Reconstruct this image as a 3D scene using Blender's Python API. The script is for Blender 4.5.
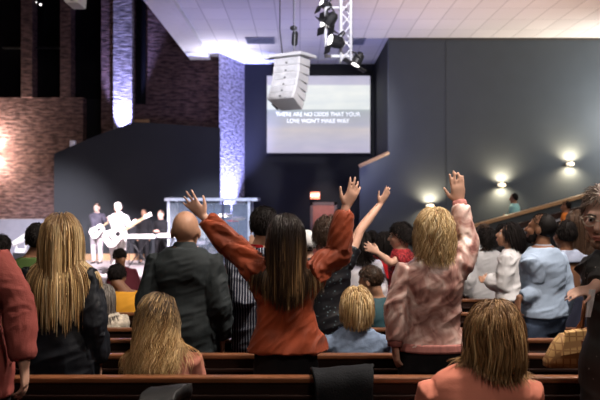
import bpy, math, random
import numpy as np
from mathutils import Vector, Matrix

for o in list(bpy.data.objects):
    bpy.data.objects.remove(o, do_unlink=True)
SC = bpy.context.scene
COL = SC.collection
R = math.radians
CAMZ, F = 1.40, 800.0

# ------------------------------------------------------------------ camera
cam_d = bpy.data.cameras.new('camera')
cam = bpy.data.objects.new('camera', cam_d); COL.objects.link(cam)
cam.location = (0, 0, CAMZ); cam.rotation_euler = (R(90), 0, 0)
cam_d.sensor_width = 36.0; cam_d.lens = 36.0 * F / 600.0
cam_d.clip_end = 120
cam_d.dof.use_dof = True; cam_d.dof.focus_distance = 4.5; cam_d.dof.aperture_fstop = 3.6
SC.camera = cam

# ------------------------------------------------------------------ world, exposure, big lights
w = bpy.data.worlds.new('world'); SC.world = w; w.use_nodes = True
w.node_tree.nodes['Background'].inputs[0].default_value = (.55, .55, .72, 1)
w.node_tree.nodes['Background'].inputs[1].default_value = .013
vs = SC.view_settings
vs.view_transform = 'Standard'; vs.look = 'None'; vs.gamma = 1.0; vs.exposure = 0.0
vs.use_curve_mapping = False

def light(kind, name, loc, power, color, target=None, size=.3, angle=60, blend=.6, shape=None, size_y=None):
    d = bpy.data.lights.new(name, kind); d.energy = power; d.color = color
    if kind == 'AREA':
        d.size = size
        if size_y: d.shape = 'RECTANGLE'; d.size_y = size_y
        else: d.shape = 'DISK'
    else:
        d.shadow_soft_size = size
    if kind == 'SPOT': d.spot_size = R(angle); d.spot_blend = blend
    o = bpy.data.objects.new(name, d); COL.objects.link(o); o.location = loc
    if target is not None:
        o.rotation_euler = (Vector(target) - Vector(loc)).to_track_quat('-Z', 'Y').to_euler()
    return o

# house lights in the auditorium ceiling, out of frame, then two added fills
light('AREA', 'house_or_fill_light', (1.9, 4.1, 5.9), 390, (1, .86, .74), (.7, 5.2, .8), size=.6)
light('AREA', 'house_or_fill_light', (-2.4, 3.6, 5.9), 75, (1, .88, .76), (-1.2, 6, .8), size=.8)
light('AREA', 'house_or_fill_light', (3.4, 6.0, 6.0), 340, (1, .90, .82), (2.0, 9, .8), size=.8)
light('AREA', 'house_or_fill_light', (-1.5, 9.5, 6.0), 30, (1, .85, .72), (-1.5, 10, .5), size=.8)
light('AREA', 'house_or_fill_light', (2.0, -1.2, 5.2), 80, (1, .86, .74), (.6, 4.5, .6), size=1.0)  # added fill behind the camera for backs and near faces
light('AREA', 'house_or_fill_light', (5.5, 15.0, 6.0), 170, (1, .9, .82), (5.5, 18.5, .3), size=.8)  # added to brighten the ramp and the base of the wall
# unseen warm spots added in mid-air to brighten the ceiling on the right
light('SPOT', 'ceiling_fill', (8.2, 19.0, 1.6), 470, (1, .66, .50), (8.2, 19.4, 6.2), size=.3, angle=96, blend=.9)
light('SPOT', 'ceiling_fill', (3.8, 18.6, 1.6), 700, (1, .74, .64), (3.8, 19.0, 6.2), size=.3, angle=96, blend=.9)
# stage wash
light('SPOT', 'stage_wash', (-2.6, 15.5, 5.4), 16000, (1.0, .86, .95), (-5.0, 22.2, -.2), size=.25, angle=32, blend=.5)
light('SPOT', 'stage_wash', (-7.2, 16.5, 5.0), 9000, (.92, .9, 1.0), (-8.0, 25.3, -.2), size=.25, angle=34, blend=.9)
light('SPOT', 'stage_wash', (-1.0, 16.0, 5.6), 5000, (.74, .82, 1.0), (-2.6, 24.4, .4), size=.25, angle=24, blend=.6)
light('AREA', 'ceiling_blue_wash', (1.2, 21.0, 2.2), 90, (.30, .36, 1.0), (1.2, 25.5, 6.2), size=1.2)
light('SPOT', 'speaker_truss_fill', (-.3, -1.0, 5.9), 15000, (.90, .90, 1), (.28, 15.0, 4.5), size=.2, angle=12, blend=.5)  # unseen spot added to whiten the line array and truss
light('AREA', 'ceiling_blue_wash', (-2.0, 19.5, 2.4), 70, (.40, .40, 1.0), (-1.5, 22.0, 6.2), size=1.2)

# ------------------------------------------------------------------ helpers
def P(px, py, d):
    return np.array(((px - 300.0) / F * d, d, CAMZ + (200.0 - py) / F * d))

def fl(d):
    return -.078 * min(d, 6.8)

def hash01(ix, iy, iz):
    n = (ix.astype(np.int64) * 374761393 + iy.astype(np.int64) * 668265263 + iz.astype(np.int64) * 2147483647) & 0xffffffff
    n = ((n ^ (n >> 13)) * 1274126177) & 0xffffffff
    n = (n ^ (n >> 16)) & 0xffff
    return n / 65535.0

def vnoise(p):
    i = np.floor(p); f = p - i; f = f * f * (3 - 2 * f)
    i = i.astype(np.int64); out = 0
    for a in (0, 1):
        for b in (0, 1):
            for c in (0, 1):
                wgt = (f[:, 0] if a else 1 - f[:, 0]) * (f[:, 1] if b else 1 - f[:, 1]) * (f[:, 2] if c else 1 - f[:, 2])
                out = out + wgt * hash01(i[:, 0] + a, i[:, 1] + b, i[:, 2] + c)
    return out * 2 - 1

def norm(v):
    v = np.asarray(v, float); return v / (np.linalg.norm(v) + 1e-12)

# ---- materials
def nodes_of(name):
    m = bpy.data.materials.new(name); m.use_nodes = True
    return m, m.node_tree.nodes, m.node_tree.links, m.node_tree.nodes['Principled BSDF']

def coords(N, L, scale=(1, 1, 1)):
    tc = N.new('ShaderNodeTexCoord'); mp = N.new('ShaderNodeMapping')
    mp.inputs['Scale'].default_value = scale
    L.new(tc.outputs['Object'], mp.inputs['Vector']); return mp.outputs['Vector']

def ramp(N, L, fac, stops):
    r = N.new('ShaderNodeValToRGB'); els = r.color_ramp.elements
    while len(els) < len(stops): els.new(.5)
    for e, (p, c) in zip(els, stops): e.position = p; e.color = (*c, 1)
    L.new(fac, r.inputs['Fac']); return r.outputs['Color']

MC = {}
def mat(name, col, rough=.7, spec=.3, metal=0, var=.18, nscale=6, bump=.0, bscale=120, sheen=0, scale=(1, 1, 1)):
    if name in MC: return MC[name]
    m, N, L, b = nodes_of(name)
    v = coords(N, L, scale)
    n = N.new('ShaderNodeTexNoise'); n.inputs['Scale'].default_value = nscale; n.inputs['Detail'].default_value = 4
    L.new(v, n.inputs['Vector'])
    c = np.array(col)
    L.new(ramp(N, L, n.outputs['Fac'], [(.3, tuple(c * (1 - var))), (.7, tuple(np.minimum(c * (1 + var), 1)))]), b.inputs['Base Color'])
    b.inputs['Roughness'].default_value = rough; b.inputs['Metallic'].default_value = metal
    b.inputs['Specular IOR Level'].default_value = spec
    if sheen: b.inputs['Sheen Weight'].default_value = sheen
    if bump:
        n2 = N.new('ShaderNodeTexNoise'); n2.inputs['Scale'].default_value = bscale; L.new(v, n2.inputs['Vector'])
        bp = N.new('ShaderNodeBump'); bp.inputs['Strength'].default_value = bump; bp.inputs['Distance'].default_value = .004
        L.new(n2.outputs['Fac'], bp.inputs['Height']); L.new(bp.outputs['Normal'], b.inputs['Normal'])
    MC[name] = m; return m

def mat_emit(name, col, strength):
    if name in MC: return MC[name]
    m, N, L, b = nodes_of(name)
    b.inputs['Base Color'].default_value = (*col, 1)
    b.inputs['Emission Color'].default_value = (*col, 1); b.inputs['Emission Strength'].default_value = strength
    MC[name] = m; return m

def mat_brick(name, c1, c2, mortar, scale=3.2):
    m, N, L, b = nodes_of(name)
    tc = N.new('ShaderNodeTexCoord'); sp = N.new('ShaderNodeSeparateXYZ'); cb = N.new('ShaderNodeCombineXYZ')
    L.new(tc.outputs['Object'], sp.inputs[0])
    ad = N.new('ShaderNodeMath'); ad.operation = 'ADD'; L.new(sp.outputs[0], ad.inputs[0]); L.new(sp.outputs[1], ad.inputs[1])
    L.new(ad.outputs[0], cb.inputs[0]); L.new(sp.outputs[2], cb.inputs[1])
    br = N.new('ShaderNodeTexBrick'); br.inputs['Scale'].default_value = scale
    br.inputs['Color1'].default_value = (*c1, 1); br.inputs['Color2'].default_value = (*c2, 1); br.inputs['Mortar'].default_value = (*mortar, 1)
    br.inputs['Mortar Size'].default_value = .013; br.inputs['Bias'].default_value = -.2
    br.inputs['Brick Width'].default_value = .75; br.inputs['Row Height'].default_value = .25
    L.new(cb.outputs[0], br.inputs['Vector'])
    n = N.new('ShaderNodeTexNoise'); n.inputs['Scale'].default_value = 4.0; n.inputs['Detail'].default_value = 6
    mpn = N.new('ShaderNodeMapping'); mpn.inputs['Scale'].default_value = (1, 3.2, 1); L.new(cb.outputs[0], mpn.inputs[0]); L.new(mpn.outputs[0], n.inputs['Vector'])
    mx = N.new('ShaderNodeMix'); mx.data_type = 'RGBA'; mx.blend_type = 'MULTIPLY'; mx.inputs[0].default_value = .9
    L.new(br.outputs['Color'], mx.inputs[6])
    L.new(ramp(N, L, n.outputs['Fac'], [(.35, (.35, .33, .33)), (.62, (1.5, 1.45, 1.4))]), mx.inputs[7])
    L.new(mx.outputs[2], b.inputs['Base Color'])
    bp = N.new('ShaderNodeBump'); bp.inputs['Strength'].default_value = .8; bp.inputs['Distance'].default_value = .03
    L.new(br.outputs['Fac'], bp.inputs['Height']); bp.invert = True
    bp2 = N.new('ShaderNodeBump'); bp2.inputs['Strength'].default_value = .7; bp2.inputs['Distance'].default_value = .05
    L.new(n.outputs['Fac'], bp2.inputs['Height']); L.new(bp.outputs['Normal'], bp2.inputs['Normal'])
    L.new(bp2.outputs['Normal'], b.inputs['Normal'])
    b.inputs['Roughness'].default_value = .9; b.inputs['Specular IOR Level'].default_value = .15
    return m

def mat_hair(name, stops, rough=.42, root=None, spec=.35):
    if name in MC: return MC[name]
    m, N, L, b = nodes_of(name)
    g = N.new('ShaderNodeAttribute'); g.attribute_name = 'tone'
    c = ramp(N, L, g.outputs['Fac'], stops)
    if root is not None:
        at = N.new('ShaderNodeAttribute'); at.attribute_name = 'strand'
        mx = N.new('ShaderNodeMix'); mx.data_type = 'RGBA'
        mr = N.new('ShaderNodeMapRange'); mr.inputs[1].default_value = root[1]; mr.inputs[2].default_value = root[2]
        L.new(at.outputs['Fac'], mr.inputs[0]); L.new(mr.outputs[0], mx.inputs[0])
        mx.inputs[6].default_value = (*root[0], 1); L.new(c, mx.inputs[7]); c = mx.outputs[2]
    L.new(c, b.inputs['Base Color'])
    b.inputs['Roughness'].default_value = rough; b.inputs['Specular IOR Level'].default_value = spec
    MC[name] = m; return m

def mat_stripes(name, ca, cb, freq):
    m, N, L, b = nodes_of(name)
    tc = N.new('ShaderNodeTexCoord'); wv = N.new('ShaderNodeTexWave'); wv.wave_type = 'BANDS'; wv.bands_direction = 'X'
    wv.inputs['Scale'].default_value = freq; wv.inputs['Distortion'].default_value = .6; wv.inputs['Detail'].default_value = 0
    L.new(tc.outputs['Object'], wv.inputs['Vector'])
    L.new(ramp(N, L, wv.outputs['Fac'], [(.80, ca), (.90, cb)]), b.inputs['Base Color'])
    b.inputs['Roughness'].default_value = .8; b.inputs['Specular IOR Level'].default_value = .2
    return m

def mat_blotch(name, stops, scale, rough=.4, spec=.4, stretch=(1, 1, 1), detail=3, dist=.6, sheen=0):
    m, N, L, b = nodes_of(name)
    v = coords(N, L, stretch)
    n = N.new('ShaderNodeTexNoise'); n.inputs['Scale'].default_value = scale; n.inputs['Detail'].default_value = detail
    n.inputs['Distortion'].default_value = dist
    L.new(v, n.inputs['Vector']); L.new(ramp(N, L, n.outputs['Fac'], stops), b.inputs['Base Color'])
    b.inputs['Roughness'].default_value = rough; b.inputs['Specular IOR Level'].default_value = spec
    if sheen: b.inputs['Sheen Weight'].default_value = sheen
    return m

def mat_dots(name, base, dot, scale, r=.12, rough=.7, metal=0):
    m, N, L, b = nodes_of(name)
    v = coords(N, L)
    vo = N.new('ShaderNodeTexVoronoi'); vo.inputs['Scale'].default_value = scale; L.new(v, vo.inputs['Vector'])
    L.new(ramp(N, L, vo.outputs['Distance'], [(r, dot), (r + .05, base)]), b.inputs['Base Color'])
    b.inputs['Roughness'].default_value = rough; b.inputs['Specular IOR Level'].default_value = .5
    return m

def mat_plaid(name, base, line, dark, freq):
    m, N, L, b = nodes_of(name)
    tc = N.new('ShaderNodeTexCoord'); cols = []
    prev = None
    for ax, c in (('X', line), ('Z', dark), ('Y', dark)):
        wv = N.new('ShaderNodeTexWave'); wv.bands_direction = ax; wv.inputs['Scale'].default_value = freq; wv.inputs['Detail'].default_value = 0
        L.new(tc.outputs['Object'], wv.inputs['Vector'])
        mx = N.new('ShaderNodeMix'); mx.data_type = 'RGBA'
        rr = N.new('ShaderNodeMapRange'); rr.inputs[1].default_value = .86; rr.inputs[2].default_value = .95
        L.new(wv.outputs['Fac'], rr.inputs[0]); L.new(rr.outputs[0], mx.inputs[0])
        if prev is None: mx.inputs[6].default_value = (*base, 1)
        else: L.new(prev, mx.inputs[6])
        mx.inputs[7].default_value = (*c, 1); prev = mx.outputs[2]
    L.new(prev, b.inputs['Base Color']); b.inputs['Roughness'].default_value = .75
    return m

# ---- mesh builder
class MB:
    def __init__(s): s.v = []; s.f = []; s.n = 0
    def add(s, vs_, fs):
        vs_ = np.asarray(vs_, float).reshape(-1, 3); s.v.append(vs_)
        k = s.n; s.f.extend([tuple(i + k for i in f) for f in fs]); s.n += len(vs_)
    def box(s, lo, hi, M=None):
        x0, y0, z0 = lo; x1, y1, z1 = hi
        v = np.array([(x0, y0, z0), (x1, y0, z0), (x1, y1, z0), (x0, y1, z0), (x0, y0, z1), (x1, y0, z1), (x1, y1, z1), (x0, y1, z1)], float)
        if M is not None: v = v @ np.asarray(M[0]).T + np.asarray(M[1])
        s.add(v, [(0, 3, 2, 1), (4, 5, 6, 7), (0, 1, 5, 4), (1, 2, 6, 5), (2, 3, 7, 6), (3, 0, 4, 7)])
    def rings(s, rings, cap=True):
        k = len(rings[0]); v = np.concatenate(rings); f = []
        for i in range(len(rings) - 1):
            for j in range(k):
                a = i * k + j; b = i * k + (j + 1) % k
                f.append((a, b, b + k, a + k))
        if cap:
            f.append(tuple(range(k - 1, -1, -1))); f.append(tuple((len(rings) - 1) * k + j for j in range(k)))
        s.add(v, f)
    def ellipsoid(s, c, r, M=None, nu=16, nv=10):
        th = np.linspace(0, 2 * np.pi, nu, endpoint=False); rings = []
        for a in np.linspace(-np.pi / 2 + .12, np.pi / 2 - .12, nv):
            p = np.stack([np.cos(a) * np.cos(th), np.cos(a) * np.sin(th), np.full(nu, np.sin(a))], 1) * np.asarray(r)
            if M is not None: p = p @ np.asarray(M).T
            rings.append(p + np.asarray(c))
        s.rings(rings)
    def tube(s, pts, rad, k=10, cap=True, round_=False):
        pts = [np.asarray(p, float) for p in pts]
        rad = [rad] * len(pts) if np.isscalar(rad) else list(rad)
        if round_:
            d0 = norm(pts[1] - pts[0]); d1 = norm(pts[-1] - pts[-2])
            pts = [pts[0] - d0 * rad[0] * .85, pts[0] - d0 * rad[0] * .5] + pts + [pts[-1] + d1 * rad[-1] * .5, pts[-1] + d1 * rad[-1] * .85]
            rad = [rad[0] * .5, rad[0] * .87] + rad + [rad[-1] * .87, rad[-1] * .5]
        T = []
        for i in range(len(pts)):
            T.append(norm(pts[min(i + 1, len(pts) - 1)] - pts[max(i - 1, 0)]))
        up = np.array((0, 0, 1.)) if abs(T[0][2]) < .9 else np.array((1., 0, 0))
        n = norm(np.cross(T[0], up)); th = np.linspace(0, 2 * np.pi, k, endpoint=False); rings = []
        for p, t, r in zip(pts, T, rad):
            n = norm(n - t * np.dot(n, t)); b = np.cross(t, n)
            rings.append(p + r * (np.outer(np.cos(th), n) + np.outer(np.sin(th), b)))
        s.rings(rings, cap)
    def prism(s, poly, y0, y1):   # poly in (x, z), extruded in y
        k = len(poly); a = [(x, y0, z) for x, z in poly]; b = [(x, y1, z) for x, z in poly]
        f = [tuple(range(k)), tuple(range(2 * k - 1, k - 1, -1))]
        for i in range(k):
            j = (i + 1) % k; f.append((i, i + k, j + k, j))
        s.add(a + b, f)
    def mesh(s, name):
        me = bpy.data.meshes.new(name)
        me.from_pydata(np.concatenate(s.v).tolist(), [], s.f); me.update(); return me
    def build(s, name, m, parent=None, smooth=False, bevel=0, loc=None):
        me = s.mesh(name); o = bpy.data.objects.new(name, me); COL.objects.link(o)
        if m: me.materials.append(m)
        fix_normals(me)
        if bevel:
            md = o.modifiers.new('bevel', 'BEVEL'); md.width = bevel; md.segments = 2; md.limit_method = 'ANGLE'
        if smooth: me.polygons.foreach_set('use_smooth', [True] * len(me.polygons))
        if parent: o.parent = parent
        if loc is not None: o.location = loc
        return o
    def blob(s, name, m, parent, voxel, smooth=3, disp=None, post=None):
        me = s.mesh(name + '_raw'); fix_normals(me)
        o = bpy.data.objects.new(name, me); COL.objects.link(o)
        md = o.modifiers.new('r', 'REMESH'); md.mode = 'VOXEL'; md.voxel_size = voxel; md.adaptivity = 0
        if smooth:
            ms = o.modifiers.new('s', 'SMOOTH'); ms.iterations = smooth; ms.factor = .5
        dg = bpy.context.evaluated_depsgraph_get()
        nm = bpy.data.meshes.new_from_object(o.evaluated_get(dg))
        o.modifiers.clear(); o.data = nm; bpy.data.meshes.remove(me); nm.name = name
        nm.materials.clear(); nm.materials.append(m)
        if disp is not None or post is not None:
            nv = len(nm.vertices); co = np.empty(nv * 3); nm.vertices.foreach_get('co', co); co = co.reshape(-1, 3)
            no = np.empty(nv * 3); nm.vertices.foreach_get('normal', no); no = no.reshape(-1, 3)
            if disp is not None: co = co + no * disp(co, no)[:, None]
            if post is not None: co = post(co)
            nm.vertices.foreach_set('co', co.ravel()); nm.update()
        nm.polygons.foreach_set('use_smooth', [True] * len(nm.polygons))
        if parent: o.parent = parent
        return o

def fix_normals(me):
    import bmesh
    bm = bmesh.new(); bm.from_mesh(me); bmesh.ops.recalc_face_normals(bm, faces=bm.faces); bm.to_mesh(me); bm.free()

def empty(name, loc, rz=0):
    o = bpy.data.objects.new(name, None); COL.objects.link(o); o.location = loc; o.rotation_euler = (0, 0, rz)
    o.empty_display_size = .1; return o
def tag(o, label, cat, group=None, kind=None):
    o['label'] = label; o['category'] = cat
    if group: o['group'] = group
    if kind: o['kind'] = kind
    return o
def struct(o, label=None):
    o['kind'] = 'structure'
    if label: o['label'] = label
    return o

# ================================================================== STRUCTURE
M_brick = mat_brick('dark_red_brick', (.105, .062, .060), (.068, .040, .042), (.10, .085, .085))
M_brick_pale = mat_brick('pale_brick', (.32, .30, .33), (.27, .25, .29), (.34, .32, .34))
M_grey = mat('slate_paint', (.046, .054, .060), .55, .35, var=.05, nscale=2)
M_shell = mat('dark_stage_paint', (.020, .022, .027), .6, .3, var=.05, nscale=2)
M_black = mat('black_paint', (.006, .006, .008), .7, .2, var=.05)
M_void = mat('void_black', (.004, .004, .006), .25, .4, var=.05)
M_oak = mat('oak_trim', (.42, .25, .13), .4, .4, var=.25, nscale=9, scale=(1, 1, 8))
M_carpet = mat('charcoal_carpet', (.03, .028, .03), .95, .1, var=.3, nscale=60)
M_stagefloor = mat('pale_stage_floor', (.42, .38, .38), .5, .3, var=.1)
M_white = mat('white_plaster', (.62, .60, .60), .8, .2, var=.04)

# ceiling tiles
def mat_tiles():
    m, N, L, b = nodes_of('ceiling_tile')
    tc = N.new('ShaderNodeTexCoord'); br = N.new('ShaderNodeTexBrick'); br.offset = 0
    br.inputs['Scale'].default_value = 1.0; br.inputs['Brick Width'].default_value = .62; br.inputs['Row Height'].default_value = 1.24
    br.inputs['Mortar Size'].default_value = .014; br.inputs['Mortar Smooth'].default_value = .2
    br.inputs['Color1'].default_value = (.64, .61, .60, 1); br.inputs['Color2'].default_value = (.58, .555, .55, 1); br.inputs['Mortar'].default_value = (.40, .38, .38, 1)
    L.new(tc.outputs['Object'], br.inputs['Vector']); L.new(br.outputs['Color'], b.inputs['Base Color'])
    b.inputs['Roughness'].default_value = .9; b.inputs['Specular IOR Level'].default_value = .1
    return m
CZ = 6.16
mb = MB(); mb.box((-3.1, -3, CZ), (14, 28.4, CZ + .2)); struct(mb.build('ceiling', mat_tiles()))
mb = MB(); mb.box((-14, -3, 9.2), (-3.5, 28.4, 9.4)); struct(mb.build('ceiling_upper', M_black))
mb = MB(); mb.box((-3.62, 12, CZ - .14), (-2.95, 26.4, 9.3)); struct(mb.build('trim_1', M_white))

# floor: sloping front part, then flat, then a drop hidden by the crowd up to the stage
mb = MB()
prof = [(-3, .0), (0, 0), (6.8, fl(6.8)), (12.5, fl(6.8)), (17.4, -1.05), (28.4, -1.05)]
poly = [(y, z) for y, z in prof] + [(28.4, -1.6), (-3, -1.6)]
k = len(poly)
va = [(-14, y, z) for y, z in poly] + [(14, y, z) for y, z in poly]
fa = [tuple(range(k)), tuple(range(2 * k - 1, k - 1, -1))] + [(i, (i + 1) % k, (i + 1) % k + k, i + k) for i in range(k)]
mb.add(va, fa); struct(mb.build('floor', M_carpet))
ST = -.5
mb = MB(); mb.box((-13.5, 17.6, -1.05), (1.8, 28.2, ST)); struct(mb.build('stage_platform', M_stagefloor))
# back wall behind the projection screen
mb = MB(); mb.box((-3.4, 28.0, -1.05), (4.2, 28.3, CZ)); struct(mb.build('wall_back', M_black))
# right wall with its slanted wing
WD = 23.5
def wx(px, d): return (px - 300) / F * d
def wz(py, d): return CAMZ + (200 - py) / F * d
poly = [(wx(360, WD), -1.05), (14, -1.05), (14, CZ), (wx(388.5, WD), CZ), (wx(388.5, WD), wz(153, WD)), (wx(360, WD), wz(166, WD))]
mb = MB(); mb.prism(poly, WD, WD + .3); wr = struct(mb.build('wall_right', M_grey))
mb = MB(); mb.tube([P(359, 166.3, WD), P(389, 152.6, WD)], .05, 4); mb.tube([P(359, 166.3, WD + .3), P(389, 152.6, WD + .3)], .05, 4)
struct(mb.build('trim_2', M_oak))
mb = MB(); mb.box((wx(446, WD) - .012, WD - .012, -1), (wx(446, WD) + .012, WD, CZ)); struct(mb.build('trim_3', mat('seam', (.035, .04, .045), .5)))
mb = MB(); mb.box((wx(388.5, WD), WD - .03, CZ - .06), (14, WD, CZ)); struct(mb.build('trim_4', mat('dark_strip', (.05, .04, .03), .6)))
mb = MB(); mb.box((wx(388.5, WD), WD + .3, -1), (wx(388.5, WD) + .2, 28.0, CZ)); struct(mb.build('wall_return', M_black))
# far side and rear walls (close the room, out of frame)
mb = MB(); mb.box((13.6, -3, -1.6), (14, 23.5, CZ)); struct(mb.build('wall_side_right', M_grey))
mb = MB(); mb.box((-14, -3, -1.6), (-13.6, 28.4, 9.2)); struct(mb.build('wall_side_left', M_brick))
# brick wall left with tall dark openings between piers
BD = 26.5
zl = wz(97.5, BD)
mb = MB(); mb.box((-13.6, BD, wz(221, BD)), (wx(83, BD), BD + .5, zl)); struct(mb.build('wall_brick_low', M_brick))
mb = MB(); mb.box((-13.6, BD + .45, zl), (wx(112, BD), BD + .6, 9.2)); struct(mb.build('wall_dark_glazing', M_void))
mb = MB(); mb.box((wx(83, BD), BD + .45, -1.05), (wx(150, BD), BD + .6, zl)); struct(mb.build('wall_recess', M_black))
for i, (a, b_) in enumerate(((22, 33), (61, 71.5), (102, 115))):
    mb = MB(); mb.box((wx(a, BD), BD - .1, (zl if i < 2 else -1.05)), (wx(b_, BD), BD + .5, 9.2)); struct(mb.build('pillar_brick_%d' % (i + 1), M_brick))
mb = MB(); mb.box((wx(0, BD) - .05, BD + .3, wz(46.5, BD)), (wx(56, BD), BD + .46, wz(45, BD))); struct(mb.build('trim_5', mat('mullion', (.02, .02, .02), .5)))
mb = MB(); mb.box((wx(133.5, BD), BD + .1, -1.05), (wx(219, BD), BD + .5, 9.2)); struct(mb.build('wall_brick_high', M_brick))
mb = MB(); mb.box((wx(135.5, BD), BD + .05, wz(104, BD)), (wx(145.5, BD), BD + .12, 9.2)); struct(mb.build('wall_slit', M_void))  # black strip laid on the brick to give the gap's darkness
mb = MB(); mb.box((wx(135, BD), BD - .05, wz(123, BD)), (wx(149, BD), BD + .1, wz(119.5, BD))); struct(mb.build('trim_7', M_oak))
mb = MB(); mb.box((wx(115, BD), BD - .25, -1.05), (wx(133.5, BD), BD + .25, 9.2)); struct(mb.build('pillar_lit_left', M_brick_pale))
# angled lit pillar beside the screen wall
a0 = np.array((wx(219, 25.9), 25.9)); a1 = np.array((wx(244.5, 28.0), 28.0))
mb = MB(); mb.add([(a0[0], a0[1], -1.05), (a1[0], a1[1], -1.05), (a1[0] - .1, a1[1] + .25, -1.05), (a0[0] - .06, a0[1] + .8, -1.05),
                   (a0[0], a0[1], CZ), (a1[0], a1[1], CZ), (a1[0] - .1, a1[1] + .25, CZ), (a0[0] - .06, a0[1] + .8, CZ)],
                  [(0, 3, 2, 1), (4, 5, 6, 7), (0, 1, 5, 4), (1, 2, 6, 5), (2, 3, 7, 6), (3, 0, 4, 7)])
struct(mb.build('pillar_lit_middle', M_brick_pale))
# dark stage shell with raked top on its left
SD = 25.3
poly = [(wx(54, SD), ST), (wx(219.5, SD), ST), (wx(219.5, SD), wz(128, SD)), (wx(147, SD), wz(122.5, SD)), (wx(133, SD), wz(122, SD)), (wx(98, SD), wz(135, SD)), (wx(54, SD), wz(153.5, SD))]
mb = MB(); mb.prism(poly, SD, SD + .25); struct(mb.build('wall_stage_shell', M_shell))
mb = MB(); mb.box((-13.6, BD - .35, ST), (wx(54, BD) + .1, BD - .1, wz(219, BD))); struct(mb.build('wall_stage_low', mat('lavender_grey_wall', (.22, .22, .27), .7, var=.05)))  # even lavender grey, far paler than the shell
mb = MB(); mb.box((wx(56, SD), SD - .08, ST), (wx(200, SD), SD, ST + .2)); struct(mb.build('baseboard_stage', M_oak))
light('SPOT', 'pillar_uplight', (wx(228, 26.2) + .42, 26.1, .1), 9000, (.34, .38, 1), (wx(231, 27) - .1, 27.1, 3.4), size=.05, angle=58, blend=.8)
light('SPOT', 'pillar_uplight', (wx(125, BD), BD - .55, 3.2), 4200, (.42, .44, 1), (wx(124.5, BD), BD - .2, 5.8), size=.05, angle=44, blend=.6)
light('AREA', 'cornice_uplight', (-2.35, 25.0, 5.0), 62, (.78, .78, 1), (-2.35, 24.4, 6.2), size=.6)

# ------------------------------------------------------------------ right ramp: half wall, oak cap, handrail
RD = 22.2
cA = P(425, 241.2, RD); cB = P(600, 193, RD); sl = (cB[2] - cA[2]) / (cB[0] - cA[0]); xE = 11.5
def capz(x): return cA[2] + (x - cA[0]) * sl
mb = MB(); mb.prism([(cA[0], -.53), (xE, -.53), (xE, capz(xE)), (cA[0], capz(cA[0]))], RD, RD + .14); struct(mb.build('ramp_half_wall', M_grey))
mb = MB(); mb.prism([(cA[0], capz(cA[0])), (xE, capz(xE)), (xE, capz(xE) + .09), (cA[0], capz(cA[0]) + .09)], RD - .06, RD + .2); struct(mb.build('trim_6', M_oak))
mb = MB(); mb.prism([(cA[0], -1.05), (xE, -1.05), (xE, capz(xE) - 1.2), (cA[0], capz(cA[0]) - 1.2)], RD + .14, WD); struct(mb.build('ramp_floor', M_carpet))
rl = empty('ramp_handrail', (0, 0, 0))
tag(rl, 'dark wood handrail with pale lower strip climbing in front of the ramp wall', 'handrail')
D2 = 21.6
def rail(off, h, name, m, dy=.05):
    mb = MB(); za = capz(cA[0]) - off; zb = capz(xE) - off
    mb.prism([(cA[0], za), (xE, zb), (xE, zb + h), (cA[0], za + h)], D2, D2 + dy); mb.build(name, m, rl)
M_dwood = mat('dark_rail_wood', (.035, .018, .014), .4, .4, var=.2)
rail(.30, .14, 'top_rail', M_dwood, .08); rail(.44, .10, 'pale_strip', mat('pale_strip', (.45, .45, .5), .5), .04); rail(.62, .13, 'lower_rail', M_dwood, .08)
for x in np.arange(cA[0] + .3, xE, 1.6):
    mb = MB(); mb.box((x - .03, D2 + .08, -.53), (x + .03, D2 + .14, capz(x) - .25)); mb.build('post', M_dwood, rl)

# ------------------------------------------------------------------ sconces on the walls
def sconce(px, py, d, label, warm=(1, .82, .55), p=210, wall_d=WD):
    t = empty('wall_sconce', P(px, py, wall_d)); tag(t, label, 'wall lamp', 'up and down wall sconces')
    mb = MB(); mb.box((-.08, -.03, -.06), (.08, 0, .06)); mb.build('back_plate', mat('sconce_metal', (.3, .28, .25), .4, metal=.6), t, bevel=.01)
    mb = MB(); th = np.linspace(0, np.pi, 9)
    ring = lambda r, z: np.array([(r * math.cos(a), -.03 - r * .9 * math.sin(a), z) for a in th])
    mb.rings([ring(.10, -.05), ring(.12, -.02), ring(.12, .02), ring(.10, .05)]); mb.build('shade', mat_emit('sconce_shade', (1, .86, .62), 1.2), t, smooth=True)
    q = P(px, py, wall_d)
    for sgn in (1, -1):
        light('SPOT', 'sconce_lamp', (q[0], q[1] - .20, q[2] + .03 * sgn), p * (1 if sgn > 0 else .75), warm, (q[0], q[1] - .02, q[2] + sgn * 1.0), size=.06, angle=150, blend=1.0)
sconce(430, 206, WD, 'lit wall sconce just above the blonde head of the tie-dye jacket woman')
sconce(501.5, 185, WD, 'lit wall sconce above the teal-shirted man on the ramp', p=210)
sconce(570, 164, WD, 'highest lit wall sconce in view on the grey wall, above the orange shirt', p=240)
sconce(640, 143, WD, 'lit wall sconce furthest up the ramp on the grey wall', p=240)
light('AREA', 'wall_fill', (10.6, 21.4, 3.6), 330, (.95, .98, 1), (10.0, 23.5, 4.4), size=.6)  # unseen area light added for the broad brightening of the right wall
sconce(-7, 153, BD, 'lit sconce glowing on the dark brick wall', (1, .78, .64), 1300, BD)
light('POINT', 'sconce_lamp', (wx(3, BD), BD - .6, wz(153, BD)), 230, (1, .78, .62), size=.1)

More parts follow.
